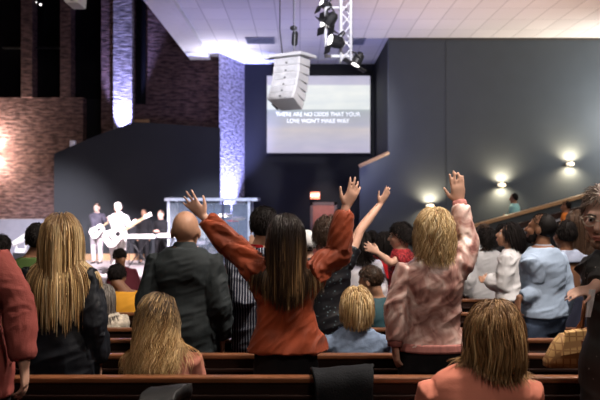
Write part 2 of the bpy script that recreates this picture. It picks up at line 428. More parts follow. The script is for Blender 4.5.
# exit sign and door in the screen wall
DD = 28.0
d = struct(empty('door_1', (wx(324, DD), DD, ST)))
mb = MB(); x0, x1 = wx(313, DD) - wx(324, DD), wx(334, DD) - wx(324, DD); zt = wz(205, DD) - ST
mb.box((x0, -.06, 0), (x1, 0, zt)); mb.build('door_panel', mat('red_brown_door', (.30, .085, .05), .45, var=.15), d)
mb = MB(); mb.box((x0 - .1, -.09, 0), (x0, 0, zt + .1)); mb.box((x1, -.09, 0), (x1 + .1, 0, zt + .1)); mb.box((x0 - .1, -.09, zt), (x1 + .1, 0, zt + .1))
mb.build('door_frame', mat('door_frame_paint', (.10, .06, .05), .5), d)
mb = MB(); mb.tube([(x1 - .15, -.06, 1.0), (x1 - .15, -.13, 1.0), (x1 - .28, -.13, 1.0)], .02, 6); mb.build('door_handle', mat('steel', (.5, .5, .52), .3, metal=1), d)
light('SPOT', 'door_downlight', (.9, 26.6, 2.9), 160, (1, .75, .65), (.85, 28, .6), size=.1, angle=60, blend=.8)
ex = empty('exit_sign', P(315, 195.5, DD)); tag(ex, 'small lit red exit sign on the black wall above the door', 'exit sign')
mb = MB(); mb.box((-.16, -.09, -.12), (.16, 0, .12)); mb.build('housing', mat_emit('exit_glow', (1, .28, .14), 1.6), ex)
def text(s, size, m, parent, loc, name, rot=(R(90), 0, 0), ext=.004, width=None):
    c = bpy.data.curves.new(name, 'FONT'); c.body = s; c.size = size; c.align_x = 'CENTER'; c.align_y = 'CENTER'; c.extrude = ext
    o = bpy.data.objects.new(name, c); COL.objects.link(o)
    dg = bpy.context.evaluated_depsgraph_get(); me = bpy.data.meshes.new_from_object(o.evaluated_get(dg))
    bpy.data.objects.remove(o); o = bpy.data.objects.new(name, me); COL.objects.link(o)
    if width:
        xs = [v.co.x for v in me.vertices]; k = width / (max(xs) - min(xs)); o.scale = (k, 1.0, 1)
    me.materials.clear(); me.materials.append(m); o.parent = parent; o.location = loc; o.rotation_euler = rot; return o
text('EXIT', .17, mat_emit('exit_letters', (1, .75, .65), 2.4), ex, (0, -.095, 0), 'letters')

# ------------------------------------------------------------------ projection screen
sd = 27.6
s0, s1 = P(267, 153, sd), P(370, 76, sd)
scr = empty('projection_screen', ((s0[0] + s1[0]) / 2, sd, (s0[2] + s1[2]) / 2)); tag(scr, 'wide lit projection screen with white lyric lines on the black wall', 'screen')
hw, hh = (s1[0] - s0[0]) / 2, (s1[2] - s0[2]) / 2
m, N, L, b = nodes_of('projected_picture')
tc = N.new('ShaderNodeTexCoord'); sp = N.new('ShaderNodeSeparateXYZ'); L.new(tc.outputs['Object'], sp.inputs[0])
mr = N.new('ShaderNodeMapRange'); mr.inputs[1].default_value = -hh; mr.inputs[2].default_value = hh; L.new(sp.outputs[2], mr.inputs[0])
n = N.new('ShaderNodeTexNoise'); n.inputs['Scale'].default_value = .9; n.inputs['Detail'].default_value = 5
mp = N.new('ShaderNodeMapping'); mp.inputs['Scale'].default_value = (1, 1, 4); L.new(tc.outputs['Object'], mp.inputs[0]); L.new(mp.outputs[0], n.inputs['Vector'])
base = ramp(N, L, mr.outputs[0], [(0, (.50, .47, .60)), (.14, (.52, .50, .60)), (.30, (.60, .55, .56)), (.36, (.50, .49, .56)), (.52, (.40, .43, .47)), (.555, (.44, .49, .50)), (.57, (.80, .84, .82)), (.87, (.84, .87, .85)), (.89, (.56, .54, .66)), (1.0, (.52, .50, .63))])
mx = N.new('ShaderNodeMix'); mx.data_type = 'RGBA'; mx.blend_type = 'MULTIPLY'; mx.inputs[0].default_value = .6; L.new(base, mx.inputs[6])
L.new(ramp(N, L, n.outputs['Fac'], [(.3, (.82, .84, .9)), (.7, (1.1, 1.06, 1.03))]), mx.inputs[7])
L.new(mx.outputs[2], b.inputs['Emission Color']); b.inputs['Emission Strength'].default_value = 1.0
b.inputs['Base Color'].default_value = (.05, .05, .05, 1); b.inputs['Roughness'].default_value = .9
mb = MB(); mb.box((-hw, -.03, -hh), (hw, 0, hh)); mb.build('picture', m, scr)
mb = MB()
for lo, hi in (((-hw - .06, -.04, -hh - .06), (hw + .06, 0, -hh)), ((-hw - .06, -.04, hh), (hw + .06, 0, hh + .06)), ((-hw - .06, -.04, -hh), (-hw, 0, hh)), ((hw, -.04, -hh), (hw + .06, 0, hh))): mb.box(lo, hi)
mb.build('frame', M_black, scr)
for sg in (-1.1, 1.1):
    mb = MB(); mb.box((sg - .1, 0, -.3), (sg + .1, .4, -.1)); mb.build('wall_bracket', M_black, scr)
M_txt = mat_emit('lyric_white', (.93, .97, .97), .95)
for s_, py, x0, x1 in (('THERE ARE NO ODDS THAT YOUR', 114.5, 276, 360), ('LOVE WON\u2019T MAKE WAY', 121.2, 287, 349)):
    q = P((x0 + x1) / 2, py, sd); text(s_, .20, M_txt, scr, (q[0] - scr.location.x, -.036, q[2] - scr.location.z), 'lyric_line', width=(x1 - x0) / F * sd)
# ================================================================== PEOPLE: builder
def rotz(a): c, s = math.cos(a), math.sin(a); return np.array([[c, -s, 0], [s, c, 0], [0, 0, 1]])
def rotx(a): c, s = math.cos(a), math.sin(a); return np.array([[1, 0, 0], [0, c, -s], [0, s, c]])
def roty(a): c, s = math.cos(a), math.sin(a); return np.array([[c, 0, s], [0, 1, 0], [-s, 0, c]])

def oval(c, hx, hy, k=28, n=2.3):
    th = np.linspace(0, 2 * np.pi, k, endpoint=False); ct, st = np.cos(th), np.sin(th)
    x = hx * np.sign(ct) * np.abs(ct) ** (2 / n); y = hy * np.sign(st) * np.abs(st) ** (2 / n)
    return np.stack([x + c[0], y + c[1], np.full(k, c[2])], 1)

def hand(mb, wr, f, n, side, sc, curl=.25, spread=.16, grip=None, fat=1.0):
    f = norm(f); n = norm(np.asarray(n) - f * np.dot(n, f)); th = np.cross(f, n) * side
    def ring(t, hw, ht, off=0):
        a = np.linspace(0, 2 * np.pi, 12, endpoint=False)
        return wr + f * t * sc + th * off * sc + sc * (np.outer(np.cos(a) * hw, th) + np.outer(np.sin(a) * ht, n))
    mb.rings([ring(-.02, .024, .02), ring(.01, .028, .02), ring(.045, .038, .017, .002), ring(.08, .042, .015), ring(.098, .039, .011)])
    for i, (off, ln) in enumerate(((.031, .080), (.0105, .092), (-.010, .086), (-.029, .068))):
        p = wr + sc * (f * (.088 - .004 * abs(i - 1)) + th * off); a = curl * (.5 + .2 * i)
        base = norm(f + th * spread * (1.2 - .8 * i)); pts = [p - base * .02 * sc, p]
        for q, frac in enumerate((.45, .32, .23)):
            a2 = a * (q + .6); pts.append(pts[-1] + sc * ln * frac * (base * math.cos(a2) + n * math.sin(a2)))
        r = .0088 * sc * fat; mb.tube(pts, [r * 1.05, r * 1.05, r, r * .93, r * .8], 8, round_=True)
    p = wr + sc * (f * .022 + th * .026); d1 = norm(th * .75 + f * .7 + n * .25); d2 = norm(th * .45 + f * .95 + n * (.2 + curl * .5))
    mb.tube([p, p + d1 * .034 * sc, p + d1 * .034 * sc + d2 * .03 * sc, p + d1 * .034 * sc + d2 * .054 * sc], [.0145 * sc, .0115 * sc, .010 * sc, .0082 * sc], 8, round_=True)

def ik(S, W, a, b, pole):
    v = W - S; L = np.linalg.norm(v); u = v / L
    if L >= (a + b) * .995:
        return S + u * L * a / (a + b)
    x = (a * a - b * b + L * L) / (2 * L); hgt = math.sqrt(max(a * a - x * x, 0))
    p = norm(pole - u * np.dot(pole, u)); return S + u * x + p * hgt

def folds(segs, amp, freq, seed, big=.5, twist=.6):
    def fn(co, no):
        best = np.full(len(co), 1e9); q = np.zeros((len(co), 3))
        for a, b, r in segs:
            ab = b - a; L = np.linalg.norm(ab); u = ab / L
            t = np.clip((co - a) @ u, 0, L); d = np.linalg.norm(co - a - np.outer(t, u), axis=1) - r
            up = np.array((0, 0, 1.)) if abs(u[2]) < .9 else np.array((0, 1., 0))
            e1 = norm(np.cross(u, up)); e2 = np.cross(u, e1); rel = co - a
            ang1 = (rel @ e1) / (r + .02); ang2 = (rel @ e2) / (r + .02)
            sel = d < best; best = np.where(sel, d, best)
            Q = np.stack([((co - a) @ u) * freq + twist * ang1, ang1 * .9, ang2 * .9], 1); q[sel] = Q[sel]
        n1 = vnoise(q + seed * 7.3); n2 = vnoise(q * 2.1 + seed * 3.1); n3 = vnoise(co * 7 + seed)
        rg = (1 - np.abs(n1) * 2.2)
        return amp * (.75 * rg + .3 * (1 - np.abs(n2) * 2) + big * n3 - .25)
    return fn

def grow_hair(parent, m, hc, Rh, hs, H, cols, seed):
    rng = np.random.default_rng(seed); n = H['n']; N = H.get('seg', 12)
    rad = np.array((.079, .099, .096)) * hs; c0 = np.array((0, -.012, .024)) * hs
    U = rng.normal(size=(n * 6, 3)); U /= np.linalg.norm(U, axis=1)[:, None]
    fr = H.get('front', .8)
    thr = np.where(U[:, 1] > 0, -.15 + fr * U[:, 1], -.15 + .55 * U[:, 1])
    if 'nape' in H: thr = np.where(U[:, 1] < 0, -.15 + (H['nape'] + .15) * -U[:, 1], thr)
    U = U[U[:, 2] > thr][:n]; n = len(U)
    g = Rh.T @ np.array((0, 0, -1.)); bb = H.get('back', .25); pt = H.get('part', .5)
    d = g + np.array((0, -bb, 0)) + np.stack([np.tanh((U[:, 0] - H.get('part_x', 0)) / .22) * pt * np.clip(U[:, 2], 0, 1), 0 * U[:, 0], 0 * U[:, 0]], 1)
    d = d - (d * U).sum(1)[:, None] * U; d /= np.linalg.norm(d, axis=1)[:, None] + 1e-6
    d = d + U * H.get('lift', .1) + rng.normal(size=(n, 3)) * H.get('jit', .12); d /= np.linalg.norm(d, axis=1)[:, None]
    p = hc + (c0 + U * rad * .98) @ Rh.T; d = d @ Rh.T
    L = H['L'] * rng.uniform(H.get('lmin', .8), 1.08, n)
    if 'lfun' in H: L = L * H['lfun'](U)
    ds = (L / (N - 1))[:, None]; off = rng.uniform(.0, H.get('thick', .02), n) ** 1.0
    gs = H.get('grav', .35); gd = norm(np.array((0, -bb * .25, -1.)))
    pts = [p]
    C = [(hc + Rh @ c0, Rh, rad), (hc + Rh @ (np.array((0, .03, -.03)) * hs), Rh, np.array((.064, .066, .085)) * hs)] + cols
    for i in range(N - 1):
        d = d * (1 - gs) + gd * gs + rng.normal(size=(n, 3)) * H.get('jit2', .03); d /= np.linalg.norm(d, axis=1)[:, None]
        q = p + d * ds
        for c, Rm, r in C:
            rr = r[None, :] + off[:, None]; l = ((q - c) @ Rm) / rr; ln = np.linalg.norm(l, axis=1)
            ins = ln < 1
            if ins.any():
                l2 = l / np.maximum(ln, 1e-6)[:, None] * rr; q = np.where(ins[:, None], c + l2 @ Rm.T, q)
        nd = q - p; nd /= np.linalg.norm(nd, axis=1)[:, None] + 1e-9; d = nd; p = q; pts.append(p)
    A = np.stack(pts, 1)                                    # n, N, 3
    t = np.linspace(0, 1, N)
    T = np.gradient(A, axis=1); T /= np.linalg.norm(T, axis=2)[..., None] + 1e-9
    ax = A.mean(axis=0).mean(axis=0); out = A - np.array((hc[0], hc[1], 0))[None, None] * 1.0; out[..., 2] = 0
    out = A - hc; out[..., 2] *= .3
    B = np.cross(T, out); B /= np.linalg.norm(B, axis=2)[..., None] + 1e-9; Nn = np.cross(B, T)
    if H.get('wave'):
        amp, lam, coh = H['wave']; ph = vnoise(U * coh + seed)[:, None] * 7 + rng.normal(size=(n, 1)) * .5
        s = L[:, None] * t[None] / lam * 2 * np.pi + ph; env = np.clip(L[:, None] * t[None] / max(.3 * H['L'], .02), 0, 1)
        A = A + (B * (np.sin(s) * env * amp)[..., None] + Nn * ((np.cos(s) * .5 + .4) * env * amp)[..., None])
    K = H.get('sides', 4); r0 = H['r'] * rng.uniform(.7, 1.3, n)
    pr = np.interp(t, [0, .12, .6, .9, 1], [.55, 1, .95, .55, .12])
    th = np.arange(K) / K * 2 * np.pi + .4
    V = A[:, :, None, :] + (r0[:, None, None] * pr[None, :, None])[..., None] * (np.cos(th)[None, None, :, None] * B[:, :, None, :] * 1.25 + np.sin(th)[None, None, :, None] * Nn[:, :, None, :] * .7)
    V = V.reshape(-1, 3); i0 = (np.arange(n) * N * K)[:, None, None] + (np.arange(N - 1) * K)[None, :, None] + np.arange(K)[None, None, :]
    i1 = (np.arange(n) * N * K)[:, None, None] + (np.arange(N - 1) * K)[None, :, None] + ((np.arange(K) + 1) % K)[None, None, :]
    Fq = np.stack([i0, i1, i1 + K, i0 + K], -1).reshape(-1, 4)
    tv = np.broadcast_to(t[None, :, None], (n, N, K)).reshape(-1)
    # scalp cap under the locks
    cap = MB(); cap.ellipsoid((0, 0, 0), np.array((.0795, .086, .094)) * hs, nu=24, nv=14)
    cv = np.concatenate(cap.v) + np.array((0, -.029, .026)) * hs; cv = hc + cv @ Rh.T
    me = bpy.data.meshes.new('hair')
    nv = len(V); allv = np.concatenate([V, cv]); faces = Fq.tolist() + [tuple(i + nv for i in f) for f in cap.f]
    me.from_pydata(allv.tolist(), [], faces); me.update()
    tn = np.clip(.5 + .42 * vnoise(U * 5.5 + seed) + .55 * (rng.random(n) - .5), 0, 1)
    tv2 = np.concatenate([np.repeat(tn, N * K), np.full(len(cv), .1)]).astype(np.float32)
    a2 = me.attributes.new('tone', 'FLOAT', 'POINT'); a2.data.foreach_set('value', tv2)
    at = me.attributes.new('strand', 'FLOAT', 'POINT'); at.data.foreach_set('value', np.concatenate([tv, np.zeros(len(cv))]).astype(np.float32))
    me.polygons.foreach_set('use_smooth', [True] * len(me.polygons)); me.materials.append(m)
    o = bpy.data.objects.new('hair', me); COL.objects.link(o); o.parent = parent; return o

SKIN = {'light': (.58, .34, .25), 'pink': (.62, .38, .30), 'tan': (.44, .24, .155), 'brown': (.22, .105, .06), 'pale': (.68, .46, .38)}
def skin(k): return mat('skin_' + k, SKIN[k], .5, .35, var=.10, nscale=14)
BLACKPANT = dict(m=mat('black_trouser_cloth', (.012, .012, .014), .8, .2, bump=.2))
SEED = [1]

def person(label, px, d, stature, yaw=0, seat=False, floor=None, wid=1.0, dep=1.0, lean=(0, 0), head=(0, 0, 0), hoff=(0, 0), fem=False,
           arms=None, voxel=None, sk='light', top=None, bottom=BLACKPANT, hair=None, face=False, beard=None, cat='person', group=None, shoes=True, X=None, hs=1.09, ears=True):
    # stature is the pixel row of the head's top when it is above 3
    SEED[0] += 1; seed = SEED[0]
    yaw = R(yaw); f0 = fl(d) if floor is None else floor
    loc = np.array((wx(px, d) if X is None else X, d, f0)); Rw = rotz(yaw)
    root = empty('person', loc.tolist(), yaw); tag(root, label, cat, group)
    toL = lambda p: Rw.T @ (np.asarray(p, float) - loc)
    dirL = lambda v: Rw.T @ np.asarray(v, float)
    if stature > 3: stature = (CAMZ + (200 - stature) / F * d - f0) / (.781 if seat else 1.010)
    s = stature / 1.75
    if voxel is None: voxel = .0068 if d < 4.6 else .0085 if d < 6.6 else .012 if d < 12 else .018
    dz = -.40 if seat else 0
    def sp(z):  # spine position at standard height z
        k = np.clip((z - .9) / .58, 0, 1.3); return np.array((lean[0] * k ** 1.3, lean[1] * k ** 1.3, (z + dz))) * s
    rings = [(.84, .155, .105), (.92, .172, .118), (1.0, .165, .115), (1.10, .142, .102), (1.20, .148, .106), (1.31, .168, .112), (1.375, .175, .102), (1.42, .150, .088), (1.455, .105, .074), (1.49, .07, .062)]
    if fem: rings = [(.84, .165, .11), (.92, .178, .12), (1.0, .16, .11), (1.10, .128, .095), (1.20, .135, .102), (1.30, .152, .112), (1.38, .155, .098), (1.435, .125, .078), (1.475, .070, .058)]
    sx = (.150 if fem else .166) * wid
    body = MB()
    def torso(mb, rs, ease, z0=None, z1=None, flare=0, k=32):
        rr = []
        zs = np.linspace(z0 if z0 is not None else rs[0][0], z1 if z1 is not None else rs[-1][0], 16)
        A = np.array(rs)
        for z in zs:
            hx = np.interp(z, A[:, 0], A[:, 1]) * wid + ease; hy = np.interp(z, A[:, 0], A[:, 2]) * dep + ease
            fz = max(0, (1.25 - z)) * flare
            rr.append(oval(sp(z), (hx + fz) * s, (hy + fz * .8) * s, k))
        mb.rings(rr)
    torso(body, rings, 0)
    nb = sp(1.47); hcn = np.array((hoff[0], hoff[1], hoff[2] if len(hoff) > 2 else 0)) * s
    hc = sp(1.48) + np.array((0, .02, .140)) * s + hcn
    Rh = rotz(R(head[0])) @ rotx(R(head[1])) @ roty(R(head[2])); hsz = s * hs * 1.03
    body.tube([sp(1.42) - np.array((0, .01, 0)) * s, nb, hc + Rh @ (np.array((0, -.025, -.06)) * hsz)], [.068 * s, .062 * s, .057 * s], 14, round_=True)
    hp = lambda x, y, z: hc + Rh @ (np.array((x, y, z)) * hsz)
    E = lambda c, r: body.ellipsoid(hp(*c), np.array(r) * hsz, Rh, 20, 14)
    E((0, -.012, .025), (.0765, .097, .093)); E((0, .03, -.035), (.062, .066, .082)); E((0, .052, -.098), (.034, .032, .026))
    E((0, .078, .02), (.05, .02, .014)); E((.038, .062, -.03), (.026, .028, .026)); E((-.038, .062, -.03), (.026, .028, .026))
    E((0, .088, -.066), (.026, .016, .008)); E((0, .087, -.076), (.022, .015, .008))
    body.tube([hp(0, .09, .008), hp(0, .105, -.014), hp(0, .114, -.032)], [.010 * hsz, .012 * hsz, .0155 * hsz], 8, round_=True)
    if ears:
        for sg in (1, -1): E((sg * .079, -.008, -.012), (.011, .021, .033))
    # arms
    shirt = MB(); t = top or {}; ease = t.get('ease', .014); bag = t.get('bag', 0); slen = t.get('sleeve', .93)
    segs = []
    S0, J = {}, {}
    for key, sg in (('L', -1), ('R', 1)):
        S = sp(1.388 - .085 * max(0, wid - 1)) + np.array((sg * sx, -.005, 0)) * s
        a = (arms or {}).get(key, 'down'); la, lb = .285 * s, .255 * s; curl, spread = .35, .06
        if a == 'down':
            Wp = S + np.array((sg * .055 * wid, .035, -.515)) * s; Ep = ik(S, Wp, la, lb, np.array((sg * .3, -1, 0))); fd = np.array((0, .18, -1.)); pn = np.array((-sg, 0, 0.))
        elif a == 'lap':
            Wp = S + np.array((-sg * .04, .34, -.36)) * s; Ep = ik(S, Wp, la, lb, np.array((sg * .4, -1, -.3))); fd = np.array((-sg * .5, .8, -.2)); pn = np.array((0, 0, -1.))
        elif a == 'front':
            Wp = S + np.array((-sg * .12, .26, -.26)) * s; Ep = ik(S, Wp, la, lb, np.array((sg * .5, -1, -.4))); fd = np.array((-sg * .8, .5, .1)); pn = np.array((-sg * .3, -1, 0.))
        else:
            Wp = toL(a['W']); S = S + np.array(a.get('shrug', (0, 0, 0))) * s
            Ep = toL(a['E']) if 'E' in a else ik(S, Wp, la, lb, dirL(a.get('pole', (0, 0, -1))))
            fd = dirL(a.get('F', (0, 0, 1))); pn = dirL(a.get('N', (0, 1, 0))); curl = a.get('curl', .15); spread = a.get('spread', .16)
        S0[key] = S; J[key] = (S, Ep, Wp)
        inn = sp(1.36) + np.array((sg * sx * .55, 0, 0)) * s
        aw = .5 + .5 * wid
        body.tube([inn, S, S + (Ep - S) * .5, Ep, Ep + (Wp - Ep) * .35, Wp], np.array([.05, .050, .047, .040, .041, .027]) * s * np.array([1, aw, aw, aw, aw, 1]), 12, round_=True)
        hand(body, Wp, fd, pn, sg, s * a.get('hs', 1.0) if isinstance(a, dict) else s, curl, spread, fat=1.0 if d < 6.6 else 1.25)
        Wc = Ep + (Wp - Ep) * min(slen, 1.02)
        e = ease
        if slen > .3:
            shirt.tube([inn + np.array((0, 0, 0)), S, S + (Ep - S) * .5, Ep, Ep + (Wc - Ep) * .5, Ep + (Wc - Ep) * .88, Wc],
                       (np.array([.050, .053, .050, .044, .042, .034, .030]) * np.array([1, aw, aw, aw, aw, aw, 1]) + e + bag * np.array([0, .2, .7, 1, 1, .8, .1])) * s, 14, round_=False)
        else:
            shirt.tube([inn, S, S + (Ep - S) * max(slen * 2.5, .15)], np.array([.05 + e, .054 + e, .054 + e + bag]) * s, 14)
        segs += [(S, Ep, .055 * s), (Ep, Wp, .045 * s)]
    # legs
    if seat:
        legs = [[np.array((sg * .09, .0, .50)) * s, np.array((sg * .11, .40, .50)) * s, np.array((sg * .11, .36, .08)) * s] for sg in (-1, 1)]
    else:
        legs = [[np.array((sg * .088 * wid, .0, .88)) * s, np.array((sg * .10 * wid, .015, .48)) * s, np.array((sg * .10 * wid, -.01, .09)) * s] for sg in (-1, 1)]
    trs = MB()
    for lg in legs:
        body.tube([lg[0], lg[1], lg[2]], np.array([.09, .056, .038]) * s, 12, round_=True)
        b2 = bottom.get('ease', .016); fl_ = bottom.get('flare', 0)
        trs.tube([lg[0], (lg[0] + lg[1]) / 2, lg[1], (lg[1] + lg[2]) / 2, lg[2]], (np.array([.095 * (.4 + .6 * wid), .083 * (.4 + .6 * wid), .062, .058, .05]) + b2 + fl_ * np.array([0, 0, 0, .5, 1])) * s, 14)
        ft = lg[2] * np.array((1, 1, 0))
        body.tube([lg[2], ft + np.array((0, .02, .05)) * s, ft + np.array((0, .13, .03)) * s], np.array([.036, .038, .028]) * s, 10, round_=True)
        if shoes:
            sh = MB(); hh_ = [(-.075, .030, .05), (-.05, .038, .075), (.0, .040, .085), (.06, .044, .062), (.12, .048, .05), (.17, .042, .042), (.195, .022, .028)]
            rr = []
            for yy, wv_, zt in hh_:
                a = np.linspace(0, 2 * np.pi, 14, endpoint=False)
                rr.append(np.stack([ft[0] + np.cos(a) * wv_ * s, np.full(14, ft[1] + yy * s), (zt / 2 + np.sin(a) * zt / 2) * s], 1))
            sh.rings(rr); sh.build('shoe', mat('black_leather', (.015, .013, .012), .4, .4) if not isinstance(shoes, bpy.types.Material) else shoes, root, smooth=True)
    body.blob('body', skin(sk), root, voxel, 4)
    A = np.array(rings)
    torso(trs, rings, bottom.get('ease', .016) * .8, .82, 1.03)
    if t:
        hem = t.get('hem', .90); rs2 = [r for r in rings]
        torso(shirt, rs2, ease, hem, t.get('neck', 1.478), t.get('flare', .05))
        for key, sg in (('L', -1), ('R', 1)):
            shirt.ellipsoid(sp(1.378 - .06 * max(0, wid - 1)) + np.array((sg * sx * .74, 0, 0)) * s, np.array((.066, .062, .040)) * s + ease * s, None, 14, 10)
            if t.get('batwing'):
                S, Ep, Wp = J[key]; w_ = t['batwing']
                shirt.tube([Ep * .75 + S * .25, (Ep * .3 + S * .7) - np.array((0, 0, .05)) * s, sp(1.28) + np.array((sg * .10, 0, 0)) * s, sp(1.12) + np.array((sg * .07, 0, 0)) * s], np.array([.05, .085, .09, .08]) * s * w_, 14)
        if t.get('collar'):
            shirt.tube([sp(1.44), sp(1.49), sp(1.49) + np.array((0, .004, .028)) * s], [.088 * s, .078 * s, .072 * s], 18)
        segs.append((sp(hem), sp(1.45), .14 * s * wid))
        post = t.get('post')
        so = shirt.blob(t.get('name', 'shirt'), t['m'], root, voxel * 1.05, t.get('smooth', 7), folds(segs, t.get('amp', .006) * s, t.get('freq', 11), seed, t.get('big', .5), t.get('twist', .6)),
                        (lambda co: post(co, s)) if post else None)
        if t.get('band'):
            bm_, bz = t['band']; bb_ = MB()
            rr = []
            for z in np.linspace(bz[0], bz[1], 5):
                hx = np.interp(z, A[:, 0], A[:, 1]) * wid + ease * 1.0 + .004 + max(0, 1.25 - z) * t.get('flare', .05); hy = np.interp(z, A[:, 0], A[:, 2]) * dep + ease + .004 + max(0, 1.25 - z) * t.get('flare', .05) * .8
                rr.append(oval(sp(z), hx * s, hy * s, 40))
            bb_.rings(rr); bb_.build('waistband', bm_, root, smooth=True)
            for key in ('L', 'R'):
                S, Ep, Wp = J[key]; u = norm(Wp - Ep); c = MB(); q = Ep + (Wp - Ep) * min(slen, 1.0)
                c.tube([q - u * .03 * s, q, q + u * .03 * s], np.array([.031, .032, .030]) * s + ease * s * .6, 14); c.build('cuff', bm_, root, smooth=True)
        if t.get('neckband'):
            c = MB(); c.tube([sp(1.452), sp(1.475), sp(1.50)], np.array([.074, .069, .064]) * s, 20); c.build('collar', t['neckband'], root, smooth=True)
    if bottom:
        tsegs = [(lg[0], lg[1], .08 * s) for lg in legs] + [(lg[1], lg[2], .06 * s) for lg in legs]
        if bottom.get('skirt'):
            trs = MB(); zz = np.linspace(.5, 1.05, 10)
            trs.rings([oval((0, 0, z * s), (np.interp(z, [.5, .92, 1.05], [.20, .18, .15]) * wid) * s, np.interp(z, [.5, .92, 1.05], [.2, .14, .12]) * s, 36) for z in zz])
        trs.blob(bottom.get('name', 'trousers'), bottom['m'], root, voxel * 1.3, 2, folds(tsegs, .004 * s, 10, seed + .5))
    if hair:
        chest = sp(1.28); shl = sp(1.40); nk = sp(1.49)
        I3 = np.eye(3); e2 = ease + .008
        cols = [(nk, I3, np.array((.06, .06, .09)) * s), (sp(1.385), I3, np.array(((sx + .05), .08 * dep + e2, .068)) * s), (chest, I3, np.array((.165 * wid + e2, .115 * dep + e2, .22)) * s),
                (sp(1.05), I3, np.array((.16 * wid + e2, .115 * dep + e2, .25)) * s)]
        grow_hair(root, hair['m'], hc, Rh, hsz, hair, cols, seed)
    if beard:
        bd = MB()
        for c, r in (((0, .062, -.098), (.040, .034, .028)), ((.045, .035, -.075), (.022, .034, .034)), ((-.045, .035, -.075), (.022, .034, .034)), ((.064, .01, -.04), (.012, .018, .035)), ((-.064, .01, -.04), (.012, .018, .035)), ((0, .094, -.052), (.026, .010, .007))):
            bd.ellipsoid(hp(*c), np.array(r) * hsz, Rh, 14, 10)
        bd.blob('beard', beard, root, min(voxel, .008), 2, lambda co, no: .003 * vnoise(co * 160))
    if face:
        for sg in (1, -1):
            e_ = MB(); e_.ellipsoid(hp(sg * .031, .080, -.002), np.array((.0125, .0125, .0115)) * hsz, Rh, 14, 10); e_.build('eye', mat('eye_white', (.55, .52, .5), .25, .5), root, smooth=True)
            e_ = MB(); e_.ellipsoid(hp(sg * .031, .0905, -.002), np.array((.0055, .0035, .0055)) * hsz, Rh, 10, 8); e_.build('iris', mat('dark_iris', (.03, .02, .015), .2, .5), root, smooth=True)
            e_ = MB(); e_.tube([hp(sg * .012, .096, .017), hp(sg * .03, .098, .021), hp(sg * .048, .084, .016)], [.004 * hsz, .0048 * hsz, .003 * hsz], 6, round_=True); e_.build('eyebrow', hair['m'] if hair else mat('brow_dark', (.03, .02, .015)), root, smooth=True)
        e_ = MB(); e_.ellipsoid(hp(0, .1, -.068), np.array((.022, .007, .0045)) * hsz, Rh, 12, 8); e_.ellipsoid(hp(0, .0985, -.077), np.array((.018, .007, .005)) * hsz, Rh, 12, 8)
        e_.build('lips', mat('lip_skin', (.42, .16, .13), .4), root, smooth=True)
    return dict(root=root, hc=hc, Rh=Rh, hs=hsz, sp=sp, s=s, J=J, toL=toL, loc=loc, Rw=Rw, hp=hp, ease=ease)
# ================================================================== PEWS
M_pew = mat('dark_pew_wood', (.018, .008, .006), .5, .35, var=.35, nscale=5, scale=(1, 8, 8))
M_pew.node_tree.nodes['Principled BSDF'].inputs['Specular IOR Level'].default_value = .15
M_cap = mat('lit_pew_cap_wood', (.17, .062, .026), .35, .45, var=.25, nscale=4, scale=(1, 8, 8))  # paler than the backs: light catching the top edges put into the colour
M_seat = mat('maroon_seat_cushion', (.05, .015, .018), .9, .1)
def pew(x0, x1, y, label, fz=None):
    fz = fl(y) if fz is None else fz
    t = empty('pew', ((x0 + x1) / 2, y, fz)); tag(t, label, 'pew', 'rows of wooden pews'); hw = (x1 - x0) / 2
    mb = MB(); a = [(-hw, -.02, .05), (-hw, .05, .05), (-hw, .01, .82), (-hw, -.035, .82)]; b = [(hw, p[1], p[2]) for p in a]
    mb.add(a + b, [(0, 1, 2, 3), (7, 6, 5, 4), (0, 4, 5, 1), (1, 5, 6, 2), (2, 6, 7, 3), (3, 7, 4, 0)]); mb.build('back_panel', M_pew, t, bevel=.004)
    mb = MB(); mb.box((-hw, -.048, .82), (hw, .022, .85)); mb.build('top_rail', M_cap, t, bevel=.008)
    mb = MB(); mb.box((-hw, -.055, .745), (hw, -.030, .765)); mb.box((-hw, -.055, .60), (hw, -.026, .745 - .06)); mb.build('book_rack', M_pew, t, bevel=.004)
    mb = MB(); mb.box((-hw, .03, .26), (hw, .46, .30)); mb.build('seat', M_pew, t, bevel=.006)
    mb = MB(); mb.box((-hw + .05, .04, .30), (hw - .05, .45, .325)); mb.build('cushion', M_seat, t, bevel=.012)
    for sg in (-1, 1):
        mb = MB(); q = [(-.06, 0), (.48, 0), (.48, .60), (.44, .64), (.12, .70), (.04, .88), (-.06, .88)]
        k = len(q); mb.add([(sg * hw - .03, yy, zz) for yy, zz in q] + [(sg * hw + .03, yy, zz) for yy, zz in q], [tuple(range(k)), tuple(range(2 * k - 1, k - 1, -1))] + [(i, (i + 1) % k, (i + 1) % k + k, i + k) for i in range(k)])
        mb.build('end_panel', M_pew, t, bevel=.006)
    return t
rows = [(2.95, -3.2, 1.9, 'nearest pew, back below the seated woman in the coral top'), (3.9, -3.6, 1.43, 'long dark pew across the front of the photo with a grey coat over it'),
        (4.85, -4.0, 2.0, 'pew behind the denim jacket sitter, second long pew back'), (5.8, -4.4, 2.3, 'third long pew, in front of the light blue sweater man'),
        (6.75, -4.8, 2.6, 'pew behind the sitter with the pale fur collar'), (7.7, -5.2, 3.0, 'pew behind the person in the yellow top'), (8.75, -5.6, 3.4, 'pew beyond the person in yellow, below the white blouse'), (9.8, -6.0, 3.9, 'furthest pew rail visible beside the white blouse woman')]
for y, x0, x1, lb in rows: pew(x0, x1, y, lb)

# ================================================================== THE CONGREGATION
D1 = 4.54
